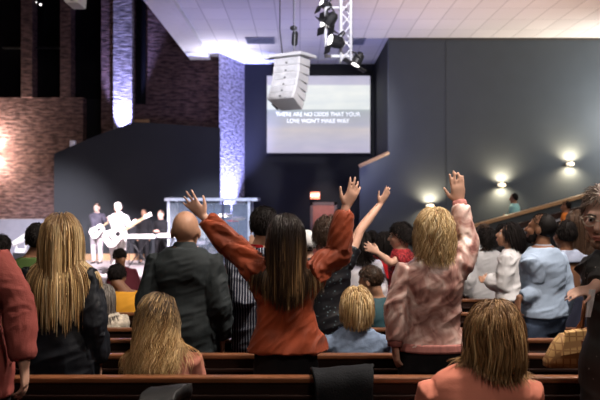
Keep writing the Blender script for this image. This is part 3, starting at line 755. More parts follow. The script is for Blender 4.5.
# --- hair recipes
H_blonde = mat_hair('blonde_streaked_hair', [(.15, (.10, .050, .020)), (.4, (.38, .22, .085)), (.6, (.80, .56, .27)), (.9, (.95, .78, .48))], .4, ((.16, .085, .036), .0, .25))
H_wavyblonde = mat_hair('honey_blonde_hair', [(.15, (.26, .14, .055)), (.5, (.60, .39, .17)), (.9, (.85, .64, .36))], .4, ((.045, .024, .013), .12, .5))
H_darkbrown = mat_hair('dark_brown_hair', [(0, (.016, .009, .006)), (.55, (.045, .024, .013)), (.75, (.17, .095, .042)), (1, (.42, .27, .12))], .36, ((.012, .007, .005), .2, .75))
H_ltbrown = mat_hair('light_brown_hair', [(.15, (.14, .068, .028)), (.55, (.30, .165, .07)), (.9, (.60, .40, .20))], .38, ((.16, .085, .036), .0, .35))
H_sandy = mat_hair('sandy_blonde_hair', [(.15, (.30, .165, .065)), (.5, (.62, .43, .20)), (.9, (.88, .72, .46))], .42)
H_black = mat_hair('black_hair', [(0, (.006, .005, .005)), (1, (.02, .015, .014))], .7, None, .15)
H_brown = mat_hair('brown_hair', [(0, (.025, .014, .009)), (1, (.09, .05, .03))], .4)
H_ash = mat_hair('ash_ombre_hair', [(0, (.06, .05, .045)), (1, (.20, .17, .15))], .45, ((.20, .18, .16), .0, .5))
H_greybrown = mat_hair('greying_brown_hair', [(0, (.05, .032, .022)), (.6, (.13, .09, .07)), (1, (.36, .31, .28))], .45)
def h_long(m, L=.55, n=3000, **k):
    d = dict(m=m, L=L, n=n, r=.0020, seg=18, back=.35, part=.35, thick=.016, grav=.5, lmin=.72, sides=3, jit=.06, lift=.02, jit2=.012); d.update(k); return d
def h_short(m, L=.04, n=900, **k):
    d = dict(m=m, L=L, n=n, r=.0032, seg=5, back=.5, part=.1, thick=.004, grav=.15, lift=.12, jit=.2, nape=-.5, lmin=.6, front=.95, sides=3); d.update(k); return d
def h_curly(m, L=.13, n=700, **k):
    d = dict(m=m, L=L, n=n, r=.0036, seg=12, back=.2, part=.4, thick=.018, grav=.3, lift=.35, jit=.4, wave=(.010, .045, 3), lmin=.5, sides=3); d.update(k); return d
def h_bob(m, L=.26, n=1800, **k):
    d = dict(m=m, L=L, n=n, r=.0026, seg=13, back=.12, part=.5, thick=.020, grav=.45, lmin=.86, lift=.05, sides=3, jit=.06, jit2=.012); d.update(k); return d

def shirt(m, name='shirt', **k): d = dict(m=m, name=name); d.update(k); return d
M_navy = mat('navy_satin_jacket', (.007, .009, .014), .6, .3, bump=.2)
M_charcoal = mat('charcoal_green_jacket', (.019, .025, .028), .75, .25, bump=.35, bscale=300)
M_rust = mat('rust_suede', (.205, .034, .009), .6, .25, var=.35, nscale=5, bump=.15, sheen=.06)
M_red_knit = mat('dusty_red_knit', (.26, .065, .055), .85, .15, bump=.6, bscale=220)
M_coral = mat('coral_cotton', (.60, .21, .145), .8, .2, var=.08, bump=.15)
M_rose = mat('rose_cotton', (.50, .20, .145), .8, .2, var=.12, bump=.15)
M_tiedye = mat_blotch('mauve_tie_dye_satin', [(.34, (.20, .085, .075)), (.45, (.40, .22, .19)), (.55, (.56, .37, .33)), (.68, (.74, .60, .55))], 8, .36, .5, dist=1.3)
M_mauve_rib = mat('mauve_ribbing', (.42, .17, .15), .7, .2, scale=(8, 8, 1), nscale=8)
M_sequin = mat_dots('dark_floral_top', (.008, .008, .011), (.10, .15, .17), 34, .16, .4)
M_denim = mat('pale_denim', (.17, .23, .34), .85, .2, var=.3, nscale=22, bump=.3)
M_jean = mat('blue_jeans', (.045, .065, .11), .85, .2, var=.3, nscale=14, bump=.3)
M_sky = mat('light_blue_knit', (.33, .42, .56), .85, .15, var=.05, bump=.3, bscale=260)
M_whitecloth = mat('white_cotton', (.62, .62, .64), .8, .2, var=.05)
M_blackcloth = mat('black_cotton', (.010, .010, .012), .8, .2)
M_dotshirt = mat_dots('black_dotted_shirt', (.007, .007, .008), (.35, .32, .28), 24, .055, .6)
M_stripe = mat_stripes('navy_white_stripes', (.010, .012, .026), (.30, .32, .38), 17)
M_lace = mat_blotch('red_lace', [(.42, (.10, .006, .010)), (.55, (.30, .022, .028)), (.7, (.42, .05, .05))], 45, .7, .2, detail=2)
M_red = mat('bright_red_cloth', (.48, .012, .018), .75, .2)
M_lavtie = mat_blotch('lavender_white_tie_dye', [(.35, (.34, .33, .45)), (.55, (.62, .61, .68)), (.7, (.74, .72, .75))], 6, .8, .2)
M_greyshirt = mat('pale_grey_cotton', (.42, .42, .44), .8, .2, var=.1)
M_tealjkt = mat('dark_teal_jacket', (.018, .055, .068), .7, .3)
M_green = mat('moss_green_cotton', (.062, .105, .030), .85, .15)
M_yellow = mat('mustard_yellow_cotton', (.66, .31, .03), .8, .2, var=.1)
M_maroon = mat('maroon_cloth', (.075, .010, .018), .8, .2)
M_tealshirt = mat('pale_teal_shirt', (.20, .40, .40), .8, .2)
M_orange = mat('orange_cloth', (.75, .23, .04), .8, .2)
M_purplegrey = mat('purple_grey_jacket', (.05, .045, .065), .7, .3)
M_lightpant = mat('pale_trousers', (.42, .38, .40), .8, .2)
M_fur = mat('cream_fur', (.50, .44, .36), .9, .1, var=.4, nscale=30, bump=1, bscale=90)

def V(*a): return np.array(a, float)

# left edge, dusty red knit
person('standing person in a dusty red knit top cut off by the left edge', -36, 3.59, 1.76, fem=True, wid=1.05, arms=dict(R=dict(W=P(24, 364, 3.50), E=P(18, 304, 3.55), F=(0, .15, -1), N=(-1, 0, 0), curl=.5, spread=.03)),
       top=shirt(M_red_knit, 'sweater', ease=.02, hem=.80, amp=.006, bag=.008, freq=16), hair=h_bob(H_brown, n=300))
person('standing woman with very long straight blonde hair over a dark navy jacket', 61, D1, 212, fem=True, wid=1.05, head=(0, 6, 0),
       top=shirt(M_navy, 'jacket', ease=.028, hem=.74, amp=.012, bag=.010, freq=14, flare=.05), hair=h_long(H_blonde, .53, 2000, thick=.022, back=.05, part=.40, lmin=.55, r=.0021))
bald = person('large bald man in a dark charcoal jacket seen from behind', 185, 5.40, 204, hoff=(0, .01, -.035), wid=1.10, dep=1.25, sk='tan', yaw=-3, hs=1.12, voxel=.008,
       top=shirt(M_charcoal, 'jacket', ease=.03, hem=.72, amp=.010, bag=.012, freq=13, collar=True))
rb = person('woman in a rust orange blouse with both arms raised and long dark hair', 286, D1, 213, fem=True, wid=1.0,
       arms=dict(L=dict(E=P(236, 249, 4.69), W=P(204, 217, 4.81), F=(-.66, .15, .74), N=(.25, .9, .25), curl=.08, spread=.20, shrug=(0, .01, .045), hs=1.12),
                 R=dict(E=P(337, 256, 4.63), W=P(345.5, 208, 4.65), F=(.42, .10, .90), N=(-.5, .8, 0), curl=.2, spread=.15, shrug=(0, 0, .045), hs=1.12)),
       top=shirt(M_rust, 'blouse', ease=.018, hem=.95, amp=.022, bag=.010, freq=9, flare=.20, batwing=.82, big=.6, twist=1.4, sleeve=.92),
       hair=h_long(H_darkbrown, .38, 3200, thick=.018, back=.5, part=.3, lmin=.8))
sm = person('young man with black hair in a navy and white striped shirt with red collar', 260, 5.56, 205, wid=1.0, sk='tan', head=(-6, 0, 0), hoff=(.03, 0), voxel=.009,
       arms=dict(L=dict(W=P(229, 303, 5.66), F=(.1, .3, -1), N=(1, 0, 0), curl=.8, spread=.02)),
       top=shirt(M_stripe, 'striped_shirt', ease=.024, hem=.78, amp=.009, bag=.012, freq=15, neckband=M_red), hair=h_short(H_black, .035, 1300, r=.003, thick=.006, lift=.3))
person('woman in a dark floral top with one bare arm raised and curly dark hair', 331, 6.44, 216, fem=True, wid=.96, hoff=(-.02, 0), voxel=.0085,
       arms=dict(R=dict(E=P(360, 230, 6.52), W=P(379.5, 205, 6.64), F=(.50, .05, .80), N=(-.65, .7, .2), curl=.12, spread=.12, shrug=(-.01, 0, .03)), L='front'),
       top=shirt(M_sequin, 'top', ease=.02, hem=.76, amp=.007, sleeve=.16), hair=h_curly(H_brown, .14, 800))
cp = person('person wearing a white knitted cap just right of the rust blouse woman', 307, 7.39, 230, top=shirt(M_blackcloth, ease=.02), hair=h_short(H_black), voxel=.012)
mb = MB(); mb.ellipsoid(cp['hp'](0, -.02, .035), np.array((.092, .108, .10)) * cp['hs'], cp['Rh'], 20, 14); mb.blob('cap', M_whitecloth, cp['root'], .009, 1)
td = person('blonde woman in a mauve tie-dye satin jacket with right arm raised', 433, D1, 207, fem=True, wid=1.06, dep=1.1, head=(0, 4, 0), hoff=(.01, 0),
       arms=dict(R=dict(E=P(467.5, 242, 4.63), W=P(459.5, 203, 4.71), F=(-.10, .05, 1), N=(.05, 1, .1), curl=.06, spread=.06, shrug=(.0, 0, .045), hs=1.1),
                 L=dict(E=P(396, 307, 4.51), W=P(395, 344, 4.49), F=(.10, .12, -1), N=(.95, .3, 0), curl=.6, spread=.05, hs=1.05)),
       top=shirt(M_tiedye, 'jacket', ease=.022, hem=.945, amp=.009, bag=.003, freq=13, flare=.0, band=(M_mauve_rib, (.935, .985)), twist=1.1, big=.5, sleeve=.92),
       hair=h_long(H_sandy, .185, 2200, back=.1, part=.5, thick=.020, lift=.16, wave=(.011, .12, 1.6), lmin=.75))
person('seated woman with long wavy dark-rooted blonde hair and a rose top', 163, 4.15, 293, seat=True, fem=True, wid=1.12, dep=1.1, hoff=(-.035, 0), arms=dict(L='lap', R='lap'), yaw=-4,
       top=shirt(M_rose, 'top', ease=.016, hem=.88, amp=.006), hair=h_long(H_wavyblonde, .36, 2400, back=.9, part=.15, wave=(.012, .13, 1.8), thick=.018))
person('seated person with a sandy blonde bob and pale denim jacket', 357, 5.1, 286, seat=True, fem=True, wid=1.2, arms=dict(L='lap', R='lap'), hs=1.08,
       top=shirt(M_denim, 'denim_jacket', ease=.022, hem=.9, amp=.008, collar=True, freq=14), hair=h_bob(H_sandy, .120, 1500, part=.5))
person('seated woman nearest the camera in a coral top with light brown bob', 480, 3.27, 302, seat=True, fem=True, wid=1.42, dep=1.2, hoff=(.07, 0), head=(-4, -20, 2), arms=dict(L='lap', R='lap'),
       top=shirt(M_coral, 'top', ease=.02, hem=.88, amp=.006, freq=9), hair=h_bob(H_ltbrown, .205, 2800, thick=.026, part=.55, part_x=-.1, lift=.1, back=.1, wave=(.007, .22, 1.2)))
gm = person('grey-haired man with glasses and goatee in a black dotted shirt at the right edge', 626, 3.59, 183, yaw=148, wid=1.0, dep=1.15, sk='pink', voxel=.0065, head=(-4, -10, -4), hoff=(.075, .05),
       arms=dict(R=dict(E=P(618, 266, 3.62), W=P(594, 288, 3.50), F=(-1, -.1, -.2), N=(0, .5, -1), curl=.35, spread=.10, hs=.82), L='down'),
       top=shirt(M_dotshirt, 'dotted_shirt', ease=.020, hem=.74, amp=.007, bag=.006, collar=True, sleeve=.86), hair=h_short(H_greybrown, .07, 1500, r=.0026, wave=(.005, .05, 3), front=1.0, back=.9, lift=.25), face=True, beard=mat('grey_brown_beard', (.30, .20, .15), .8, .1, var=.4, nscale=60))
def glasses(p, m=None, rr=.0027):
    mb = MB(); hp = p['hp']
    for sg in (1, -1):
        pts = [hp(sg * .033 + .026 * math.cos(a), .108 - abs(.010 * math.cos(a)) , -.005 + .020 * math.sin(a)) for a in np.linspace(0, 2 * np.pi, 17)]
        mb.tube(pts, rr * p['hs'], 6); mb.tube([hp(sg * .059, .10, .0), hp(sg * .078, .06, .0), hp(sg * .083, -.01, .0)], rr * p['hs'], 6)
    mb.tube([hp(-.008, .108, 0), hp(0, .113, .002), hp(.008, .108, 0)], rr * p['hs'], 6)
    mb.build('glasses', m or mat('pale_metal_frame', (.6, .55, .48), .3, .5, metal=.8), p['root'], smooth=True)
glasses(gm)
person('bearded man in a light blue knit sweater and jeans turned to the left', 543, 6.44, 210, yaw=38, hs=1.0, wid=1.12, dep=1.2, sk='brown', head=(16, 10, 0), arms=dict(L=dict(W=P(519, 298, 6.30), F=(-.2, -.1, -1), N=(1, .3, 0), curl=.5)),
       top=shirt(M_sky, 'sweater', ease=.02, hem=.94, amp=.006, bag=.004, freq=14, neckband=M_sky, flare=.02), bottom=dict(m=M_jean), hair=h_short(H_black, .010, 1200, r=.0025, thick=.001, nape=-.05, lift=.05), beard=mat('black_beard', (.012, .009, .008), .8, .1))
person('woman in a white blouse and jeans looking up to the left', 511, 8.34, 222, yaw=62, fem=True, wid=1.05, head=(8, 16, 0), sk='tan', arms=dict(L='front', R='front'), face=True,
       top=shirt(M_whitecloth, 'blouse', ease=.03, hem=.93, amp=.012, bag=.025), bottom=dict(m=M_jean), hair=h_bob(H_black, .17, 700, r=.004, back=.8, part=.1))
person('dark curly-haired person in a pale grey shirt left of the white blouse', 487, 9.39, 228, wid=1.1, dep=1.1, top=shirt(M_greyshirt, ease=.03, hem=.72, amp=.01, bag=.02), hair=h_curly(H_black, .12, 500, r=.005))
person('dark-haired person in black between the grey shirt and the white blouse', 503, 10.44, 223, top=shirt(M_blackcloth), hair=h_short(H_black, n=400, r=.006))
person('person with dark hair in a white top beyond the grey shirt', 484, 11.4, 223, fem=True, sk='brown', top=shirt(M_whitecloth, ease=.02), hair=h_short(H_brown, .07, 400, r=.006))
# ramp
RP = lambda px, d: capz(wx(px, d)) - 1.2
person('man in a pale teal shirt standing up on the ramp under the middle sconce', 514.5, 22.85, 1.78, wid=1.2, yaw=60, floor=RP(516, 22.85), sk='brown', arms=dict(L='front'), top=shirt(M_tealshirt, ease=.025, amp=.006), bottom=dict(m=M_jean), hair=h_short(H_black, n=200, r=.010), voxel=.016)
person('dark-haired woman in a navy dress and pale blue shawl near the glasses man', 566, 7.47, 219, fem=True, wid=1.05, yaw=20, sk='brown', top=shirt(mat('pale_blue_shawl', (.30, .34, .46), .8), 'shawl', ease=.03, hem=1.36, amp=.008, sleeve=.3), bottom=dict(m=mat('navy_dress_cloth', (.012, .014, .03), .8), skirt=True, name='dress'), hair=h_short(H_black, .06, 500, r=.005))
person('woman with long brown hair beside the glasses man, in dark brown', 577, 8.34, 209, fem=True, wid=1.0, top=shirt(mat('dark_brown_cloth', (.03, .018, .014), .8), ease=.02), hair=h_long(H_brown, .45, 700, r=.005))
person('person in an orange top far off by the ramp wall', 567, 21.0, 1.90, floor=-.53, sk='brown', yaw=60, wid=1.1, top=shirt(M_orange, ease=.03), hair=h_short(H_black, n=100, r=.014), voxel=.018)
U_ = person('woman with curly black hair in a red lace dress reaching left to embrace', 402, 8.34, 222, yaw=72, fem=True, wid=1.15, dep=1.15, head=(6, -4, 0), sk='light', face=True, voxel=.010,
       arms=dict(L=dict(E=P(391, 263, 8.16), W=P(378.5, 253, 8.16), F=(-.7, 0, .4), N=(-.2, 1, 0), curl=.2, spread=.2), R='front'),
       top=shirt(M_lace, 'lace_bodice', ease=.022, hem=.86, amp=.007, sleeve=.12), bottom=dict(m=M_lace, skirt=True, name='skirt'), hair=h_curly(H_black, .11, 800, r=.004, lift=.35, front=1.1, thick=.014, jit=.25))
person('dark-haired woman in bright red left of the red lace dress', 385, 9.39, 231, fem=True, yaw=-20, wid=1.1, top=shirt(M_red, 'dress_top', ease=.02, hem=.84), bottom=dict(m=M_red, skirt=True, name='skirt'), hair=h_bob(H_black, .2, 500, r=.005))
person('woman in a white and lavender tie-dye shirt with dark hair', 361, 8.34, 231, fem=True, wid=1.1, top=shirt(M_lavtie, 'tie_dye_shirt', ease=.03, hem=.74, amp=.008, bag=.02), hair=h_bob(H_black, .24, 700, r=.005))
person('man in a dark teal jacket sitting with his head turned down', 384, 7.06, 265, seat=True, yaw=35, wid=1.0, head=(25, -18, 0), sk='tan', hoff=(-.06, 0), lean=(-.03, .06), arms=dict(L='lap', R='lap'), top=shirt(M_tealjkt, 'jacket', ease=.022), hair=h_short(H_brown, .03, 900, r=.004))
person('dark-haired person in black far beyond the embracing women', 372, 11.6, 230, fem=True, top=shirt(M_blackcloth), hair=h_short(H_black, .06, 300, r=.008))
# left side
person('man in a moss green top with short dark hair left of the blonde', 32, 6.44, 222, wid=1.0, yaw=10, sk='brown', hoff=(.04, 0), top=shirt(M_green, ease=.024, hem=.74), hair=h_short(H_black, .03, 900, r=.004))
person('dark-haired person in black at the far left edge behind the red knit top', 0, 7.39, 233, sk='brown', top=shirt(M_blackcloth), hair=h_short(H_black, .06, 500, r=.005))
person('seated woman with ash hair in a pale fur coat', 105, 6.99, 283, seat=True, fem=True, wid=1.0, arms=dict(L='lap', R='lap'), top=shirt(M_fur, 'fur_coat', ease=.045, hem=.9, amp=.012, freq=20), hair=h_long(H_ash, .24, 800, thick=.008, r=.005, back=.3, part=.2))
person('black-haired person sitting in a mustard yellow top', 125, 7.94, 264, seat=True, wid=1.3, lean=(.0, .04), hoff=(-.11, .05), head=(0, -25, 0), sk='brown', arms=dict(L='lap', R='lap'), top=shirt(M_yellow, ease=.024), hair=h_short(H_black, .04, 500, r=.005))
person('person in a dark maroon coat bending down in front of the stage', 131, 9.39, 1.34, yaw=40, lean=(0, .34), head=(0, -40, 0), sk='brown', arms=dict(L='down', R='down'), top=shirt(M_maroon, 'coat', ease=.03, hem=.7, bag=.02), hair=h_short(H_black, .05, 400, r=.006))
person('dark-haired person in a maroon top near the drum enclosure, hand raised', 241, 9.39, 238, sk='tan', arms=dict(R=dict(W=P(251.5, 247, 9.45), F=(.05, 0, 1), N=(0, 1, 0))), top=shirt(M_maroon, ease=.02), hair=h_short(H_brown, .05, 400, r=.006))
# --- band
g1 = person('guitarist in a purple-grey jacket and pale trousers at the back of the stage', 97, 24.0, 1.80, floor=ST, yaw=172, face=True, sk='pale', head=(8, -8, 0),
       arms=dict(R=dict(W=P(95, 231, 23.7), F=(1, 0, -.3), N=(0, 1, 0), curl=.5), L=dict(W=P(109, 221, 23.6), F=(-.3, 0, .9), N=(0, 1, 0), curl=.8)), top=shirt(M_purplegrey, 'jacket', ease=.03, amp=.006), bottom=dict(m=M_lightpant), hair=h_short(H_brown, n=120, r=.012), voxel=.017)
g2 = person('guitarist in white playing a pale acoustic guitar at the front of the stage', 118, 20.4, 1.84, floor=ST, yaw=168, face=True, wid=1.15, dep=1.2, sk='pale', head=(6, -10, 0),
       arms=dict(R=dict(W=P(117, 234, 20.05), F=(1, 0, -.4), N=(0, 1, 0), curl=.5), L=dict(W=P(133, 225, 19.95), F=(.2, 0, .9), N=(0, 1, 0), curl=.8)), top=shirt(M_whitecloth, ease=.03, amp=.006), bottom=dict(m=mat('cream_trousers', (.6, .55, .54), .8)), hair=h_short(mat_hair('white_hair', [(0, (.4, .38, .36)), (1, (.6, .58, .55))]), .02, 120, r=.012), voxel=.016)
person('keyboard player with short hair seated behind the white keyboards', 161, 23.3, 1.72, floor=ST - .12, yaw=165, face=True, sk='pink', arms=dict(L='front', R='front'), top=shirt(M_blackcloth), hair=h_short(H_brown, n=120, r=.012), voxel=.018)
person('musician in black standing at the dark back of the stage by the keyboards', 144, 24.3, 1.62, floor=ST, yaw=180, face=True, sk='tan', top=shirt(M_blackcloth), hair=h_short(H_brown, n=120, r=.012), voxel=.018)
drm = person('drummer in a white shirt playing inside the clear drum enclosure', 205, 24.85, 1.74, floor=ST + .12, seat=True, yaw=180, face=True, sk='pink', arms=dict(R=dict(W=P(198, 232, 24.45), F=(.2, -1, 0), N=(0, 0, -1), curl=.9), L=dict(W=P(212, 231, 24.45), F=(-.2, -1, 0), N=(0, 0, -1), curl=.9)), top=shirt(M_whitecloth), hair=h_short(H_brown, n=120, r=.012), voxel=.018)
# ================================================================== THINGS ON STAGE
M_gwhite = mat('white_guitar_body', (.72, .68, .66), .3, .5, var=.04)
M_gneck = mat('pale_maple', (.5, .36, .22), .4)
M_dkmetal = mat('black_metal', (.012, .012, .014), .45, .4)
M_chrome = mat('chrome', (.6, .6, .62), .2, .5, metal=1)
def guitar(label, ctr, ang, sc, yaw):
    t = empty('guitar', ctr.tolist(), yaw); t.rotation_euler = (0, -ang, yaw); tag(t, label, 'guitar')
    out = [(-.24, 0), (-.22, .13), (-.12, .185), (.0, .15), (.06, .125), (.14, .14), (.22, .12), (.25, .05), (.25, -.05), (.22, -.12), (.14, -.14), (.06, -.125), (0, -.15), (-.12, -.185), (-.22, -.13)]
    mb = MB(); mb.prism([(x * sc, z * sc) for x, z in out], -.045 * sc, .045 * sc); mb.build('body', M_gwhite, t, bevel=.012)
    mb = MB(); mb.box((.2 * sc, -.06 * sc, -.026 * sc), (.70 * sc, -.035 * sc, .026 * sc)); mb.build('neck', M_gneck, t)
    mb = MB(); mb.prism([(.69 * sc, -.03 * sc), (.85 * sc, -.05 * sc), (.87 * sc, .03 * sc), (.69 * sc, .03 * sc)], -.055 * sc, -.035 * sc); mb.build('headstock', M_gwhite, t)
    mb = MB(); a = np.linspace(0, 2 * np.pi, 20, endpoint=False); mb.rings([np.stack([.08 * sc + np.cos(a) * .05 * sc, np.full(20, y), np.sin(a) * .05 * sc], 1) for y in (-.047 * sc, -.0465 * sc)]); mb.build('sound_hole', M_dkmetal, t)
    mb = MB(); mb.box((-.10 * sc, -.055 * sc, -.07 * sc), (-.08 * sc, -.045 * sc, .07 * sc)); mb.build('bridge', M_dkmetal, t)
    mb = MB()
    for k in range(6): mb.tube([(-.09 * sc, -.058 * sc, (-.02 + .008 * k) * sc), (.72 * sc, -.063 * sc, (-.018 + .0072 * k) * sc)], .0012, 4)
    mb.build('strings', M_chrome, t)
    return t
guitar('white electric guitar held by the guitarist in the purple-grey jacket', P(97, 231, 23.62), R(38), .95, 0)
guitar('pale acoustic guitar held by the guitarist in white', P(115, 236, 19.98), R(32), 1.25, 0)

def keyboard(px, py, d, wdt, label):
    c = P(px, py, d); t = empty('keyboard', (c[0], d, c[2])); tag(t, label, 'keyboard')
    mb = MB(); mb.box((-wdt / 2, -.17, -.05), (wdt / 2, .17, .05)); mb.build('case', M_whitecloth, t, bevel=.012)
    mb = MB()
    for k in range(36): mb.box((-wdt / 2 + .06 + k * (wdt - .12) / 36, .02, .05), (-wdt / 2 + .06 + (k + .9) * (wdt - .12) / 36, .16, .062))
    mb.build('keys', mat('ivory_keys', (.8, .78, .74), .3), t)
    s_ = empty('keyboard_stand', (c[0], d, ST)); tag(s_, 'black folding stand under the ' + label.split(' on ')[0], 'stand'); h = c[2] - .05 - ST
    for sg, yy in ((1, -.06), (-1, .06)):
        mb = MB(); mb.tube([(-sg * wdt * .3, yy, .02), (sg * wdt * .3, yy, h - .02)], .02, 6); mb.build('leg', M_dkmetal, s_)
    mb = MB(); mb.box((-wdt * .34, -.16, h - .03), (wdt * .34, .16, h)); mb.build('cradle', M_dkmetal, s_)
    return t
keyboard(139, 236.5, 22.6, .95, 'white keyboard on the left, beside the guitarist in white')
keyboard(168, 235.5, 22.7, .56, 'second white keyboard on the right, in front of the keyboard player')
ms = empty('microphone_stand', (wx(129, 21), 21, ST)); tag(ms, 'thin microphone stand by the guitarist in white', 'microphone stand')
mb = MB(); mb.tube([(0, 0, 0), (0, 0, .03)], .16, 14); mb.build('base', M_dkmetal, ms)
mb = MB(); mb.tube([(0, 0, .02), (0, 0, 1.45), (-.25, -.05, 1.62)], .013, 6); mb.build('pole', M_chrome, ms)
mb = MB(); mb.tube([(-.25, -.05, 1.62), (-.33, -.06, 1.66)], [.018, .028], 8, round_=True); mb.build('microphone', M_dkmetal, ms)
# small white moving head lamp at the foot of the lavender wall
lm = empty('stage_lamp', P(21, 243, 24.6)); tag(lm, 'small white stage lamp standing left, above the moss green shoulder', 'stage light')
mb = MB(); mb.box((-.16, -.12, -.3), (.16, .12, -.18)); mb.build('base', M_whitecloth, lm, bevel=.02)
mb = MB(); mb.tube([(-.14, 0, -.18), (-.16, 0, .08)], .03, 6); mb.tube([(.14, 0, -.18), (.16, 0, .08)], .03, 6); mb.build('yoke', M_whitecloth, lm)
mb = MB(); mb.tube([(-.2, -.05, -.02), (.22, .02, .22)], [.08, .12], 12, round_=True); mb.build('lamp_head', M_whitecloth, lm, smooth=True)
mb = MB(); mb.box((-.2, -.15, ST - P(21, 243, 24.6)[2]), (.2, .15, -.3)); mb.build('plinth', M_dkmetal, lm)

# ---- drum enclosure
DE = 23.6
m, N, L, b = nodes_of('clear_acrylic')
for nd in list(N):
    if nd.type == 'BSDF_PRINCIPLED': N.remove(nd)
tr = N.new('ShaderNodeBsdfTransparent'); gl = N.new('ShaderNodeBsdfGlossy'); gl.inputs['Roughness'].default_value = .08; df = N.new('ShaderNodeBsdfDiffuse'); df.inputs['Color'].default_value = (.6, .68, .8, 1)
m1 = N.new('ShaderNodeMixShader'); m1.inputs[0].default_value = .10; m2 = N.new('ShaderNodeMixShader'); m2.inputs[0].default_value = .06
L.new(tr.outputs[0], m1.inputs[1]); L.new(df.outputs[0], m1.inputs[2]); L.new(m1.outputs[0], m2.inputs[1]); L.new(gl.outputs[0], m2.inputs[2])
L.new(m2.outputs[0], [n_ for n_ in N if n_.type == 'OUTPUT_MATERIAL'][0].inputs[0]); M_acr = m
M_fr = mat('pale_frame_metal', (.42, .44, .50), .4, .5)
e0, e1, ez = wx(168.5, DE), wx(249, DE), wz(201, DE)
de = empty('drum_enclosure', ((e0 + e1) / 2, DE, ST)); tag(de, 'clear drum enclosure with pale metal frame around the drummer', 'drum enclosure'); hx = (e1 - e0) / 2; hz = ez - ST
xs = [-hx, -hx * .33, wx(223, DE) - (e0 + e1) / 2, hx]
for x in xs:
    mb = MB(); mb.box((x - .035, -.035, 0), (x + .035, .035, hz)); mb.build('post', M_fr if x in (xs[0], xs[3]) else mat('dark_frame_metal', (.05, .055, .09), .4), de)
for sg in (-1, 1):
    mb = MB(); mb.box((sg * hx - .035, 1.5, 0), (sg * hx + .035, 1.57, hz)); mb.build('post', M_fr, de)
    mb = MB(); mb.box((sg * hx - .008, .035, .1), (sg * hx + .008, 1.5, hz - .1)); mb.build('side_panel', M_acr, de)
mb = MB(); mb.box((-hx - .1, -.10, hz), (hx + .25, 1.6, hz + .09)); mb.build('roof_frame', M_fr, de)
for a, b_ in zip(xs[:-1], xs[1:]):
    mb = MB(); mb.box((a + .04, -.008, .1), (b_ - .04, .008, hz - .02)); mb.build('front_panel', M_acr, de)
light('AREA', 'enclosure_lamp', ((e0 + e1) / 2, DE + .75, ST + hz - .06), 26, (.82, .88, 1), ((e0 + e1) / 2, DE + .5, ST), size=.9)
# back of the enclosure
bk = empty('acoustic_baffle', (0, 0, 0)); tag(bk, 'pale blue-grey baffle standing behind the drummer', 'baffle')
for i in range(4):
    x0 = e0 + .08 + i * (e1 - e0 - .16) / 4
    mb = MB(); mb.box((x0, DE + 1.55, ST), (x0 + (e1 - e0 - .16) / 4 - .03, DE + 1.61, ST + hz - .1)); mb.build('panel', mat('blue_grey_foam', (.10, .13, .21), .9, .1), bk)
# drum kit
dk = empty('drum_kit', (wx(214, 23.0), DE + .45, ST)); tag(dk, 'pale drum kit with cymbals inside the clear enclosure', 'drum kit')
def drum(name, c, ax, r, l, m_):
    mb = MB(); c = np.array(c); ax = norm(ax); mb.tube([c - ax * l / 2, c + ax * l / 2], r, 20); o = mb.build(name, m_, dk)
    for e in (-1, 1):
        mb = MB(); mb.tube([c + ax * (e * l / 2 - .012), c + ax * (e * l / 2 + .012)], r * 1.03, 20); mb.build('hoop', M_chrome, o)
M_drum = mat('pearl_drum_shell', (.6, .55, .62), .3, .5)
drum('bass_drum', (0, 0, .29), (0, 1, 0), .28, .36, M_drum); drum('tom', (-.17, .02, .78), (0, -.35, 1), .16, .2, M_drum); drum('tom', (.18, .02, .78), (0, -.35, 1), .16, .2, M_drum)
drum('floor_tom', (.50, .12, .42), (0, 0, 1), .2, .38, M_drum); drum('snare', (-.48, .15, .62), (0, 0, 1), .18, .14, M_drum)
for x, y, z, r in ((-.70, .0, 1.15, .2), (.62, .0, 1.36, .23), (.25, -.05, 1.46, .22), (-.35, -.05, 1.40, .21)):
    mb = MB(); mb.tube([(x, y, 0), (x, y, z)], .012, 6); o = mb.build('cymbal_stand', M_chrome, dk)
    mb = MB(); a = np.linspace(0, 2 * np.pi, 20, endpoint=False); mb.rings([np.stack([x + np.cos(a) * q, y + np.sin(a) * q, z - .25 * (q - .02) * .3 + np.sin(a) * q * .25], 1) for q in (r, .06, .02)] + [np.stack([x + np.cos(a) * .01, y + np.sin(a) * .01, np.full(20, z + .02)], 1)])
    mb.build('cymbal', mat('brass_cymbal', (.75, .6, .42), .25, .5, metal=.9), o)
mb = MB(); mb.tube([(.30, -.12, 1.28), (.62, -.12, 1.28)], .03, 8); mb.build('red_muffle_bar', mat('red_bar', (.5, .02, .03), .6), dk)
stl = empty('drum_stool', (wx(205, 24.85), 24.85, ST)); tag(stl, 'round black drum stool under the drummer', 'stool')
mb = MB(); mb.tube([(0, 0, .42), (0, 0, .52)], .19, 18); mb.build('seat', M_blackcloth, stl)
mb = MB(); mb.tube([(0, 0, .05), (0, 0, .43)], .03, 8); mb.build('post', M_chrome, stl)
for k in range(3):
    a = k * 2.1; mb = MB(); mb.tube([(0, 0, .2), (.24 * math.cos(a), .24 * math.sin(a), .015)], .014, 6); mb.build('leg', M_chrome, stl)

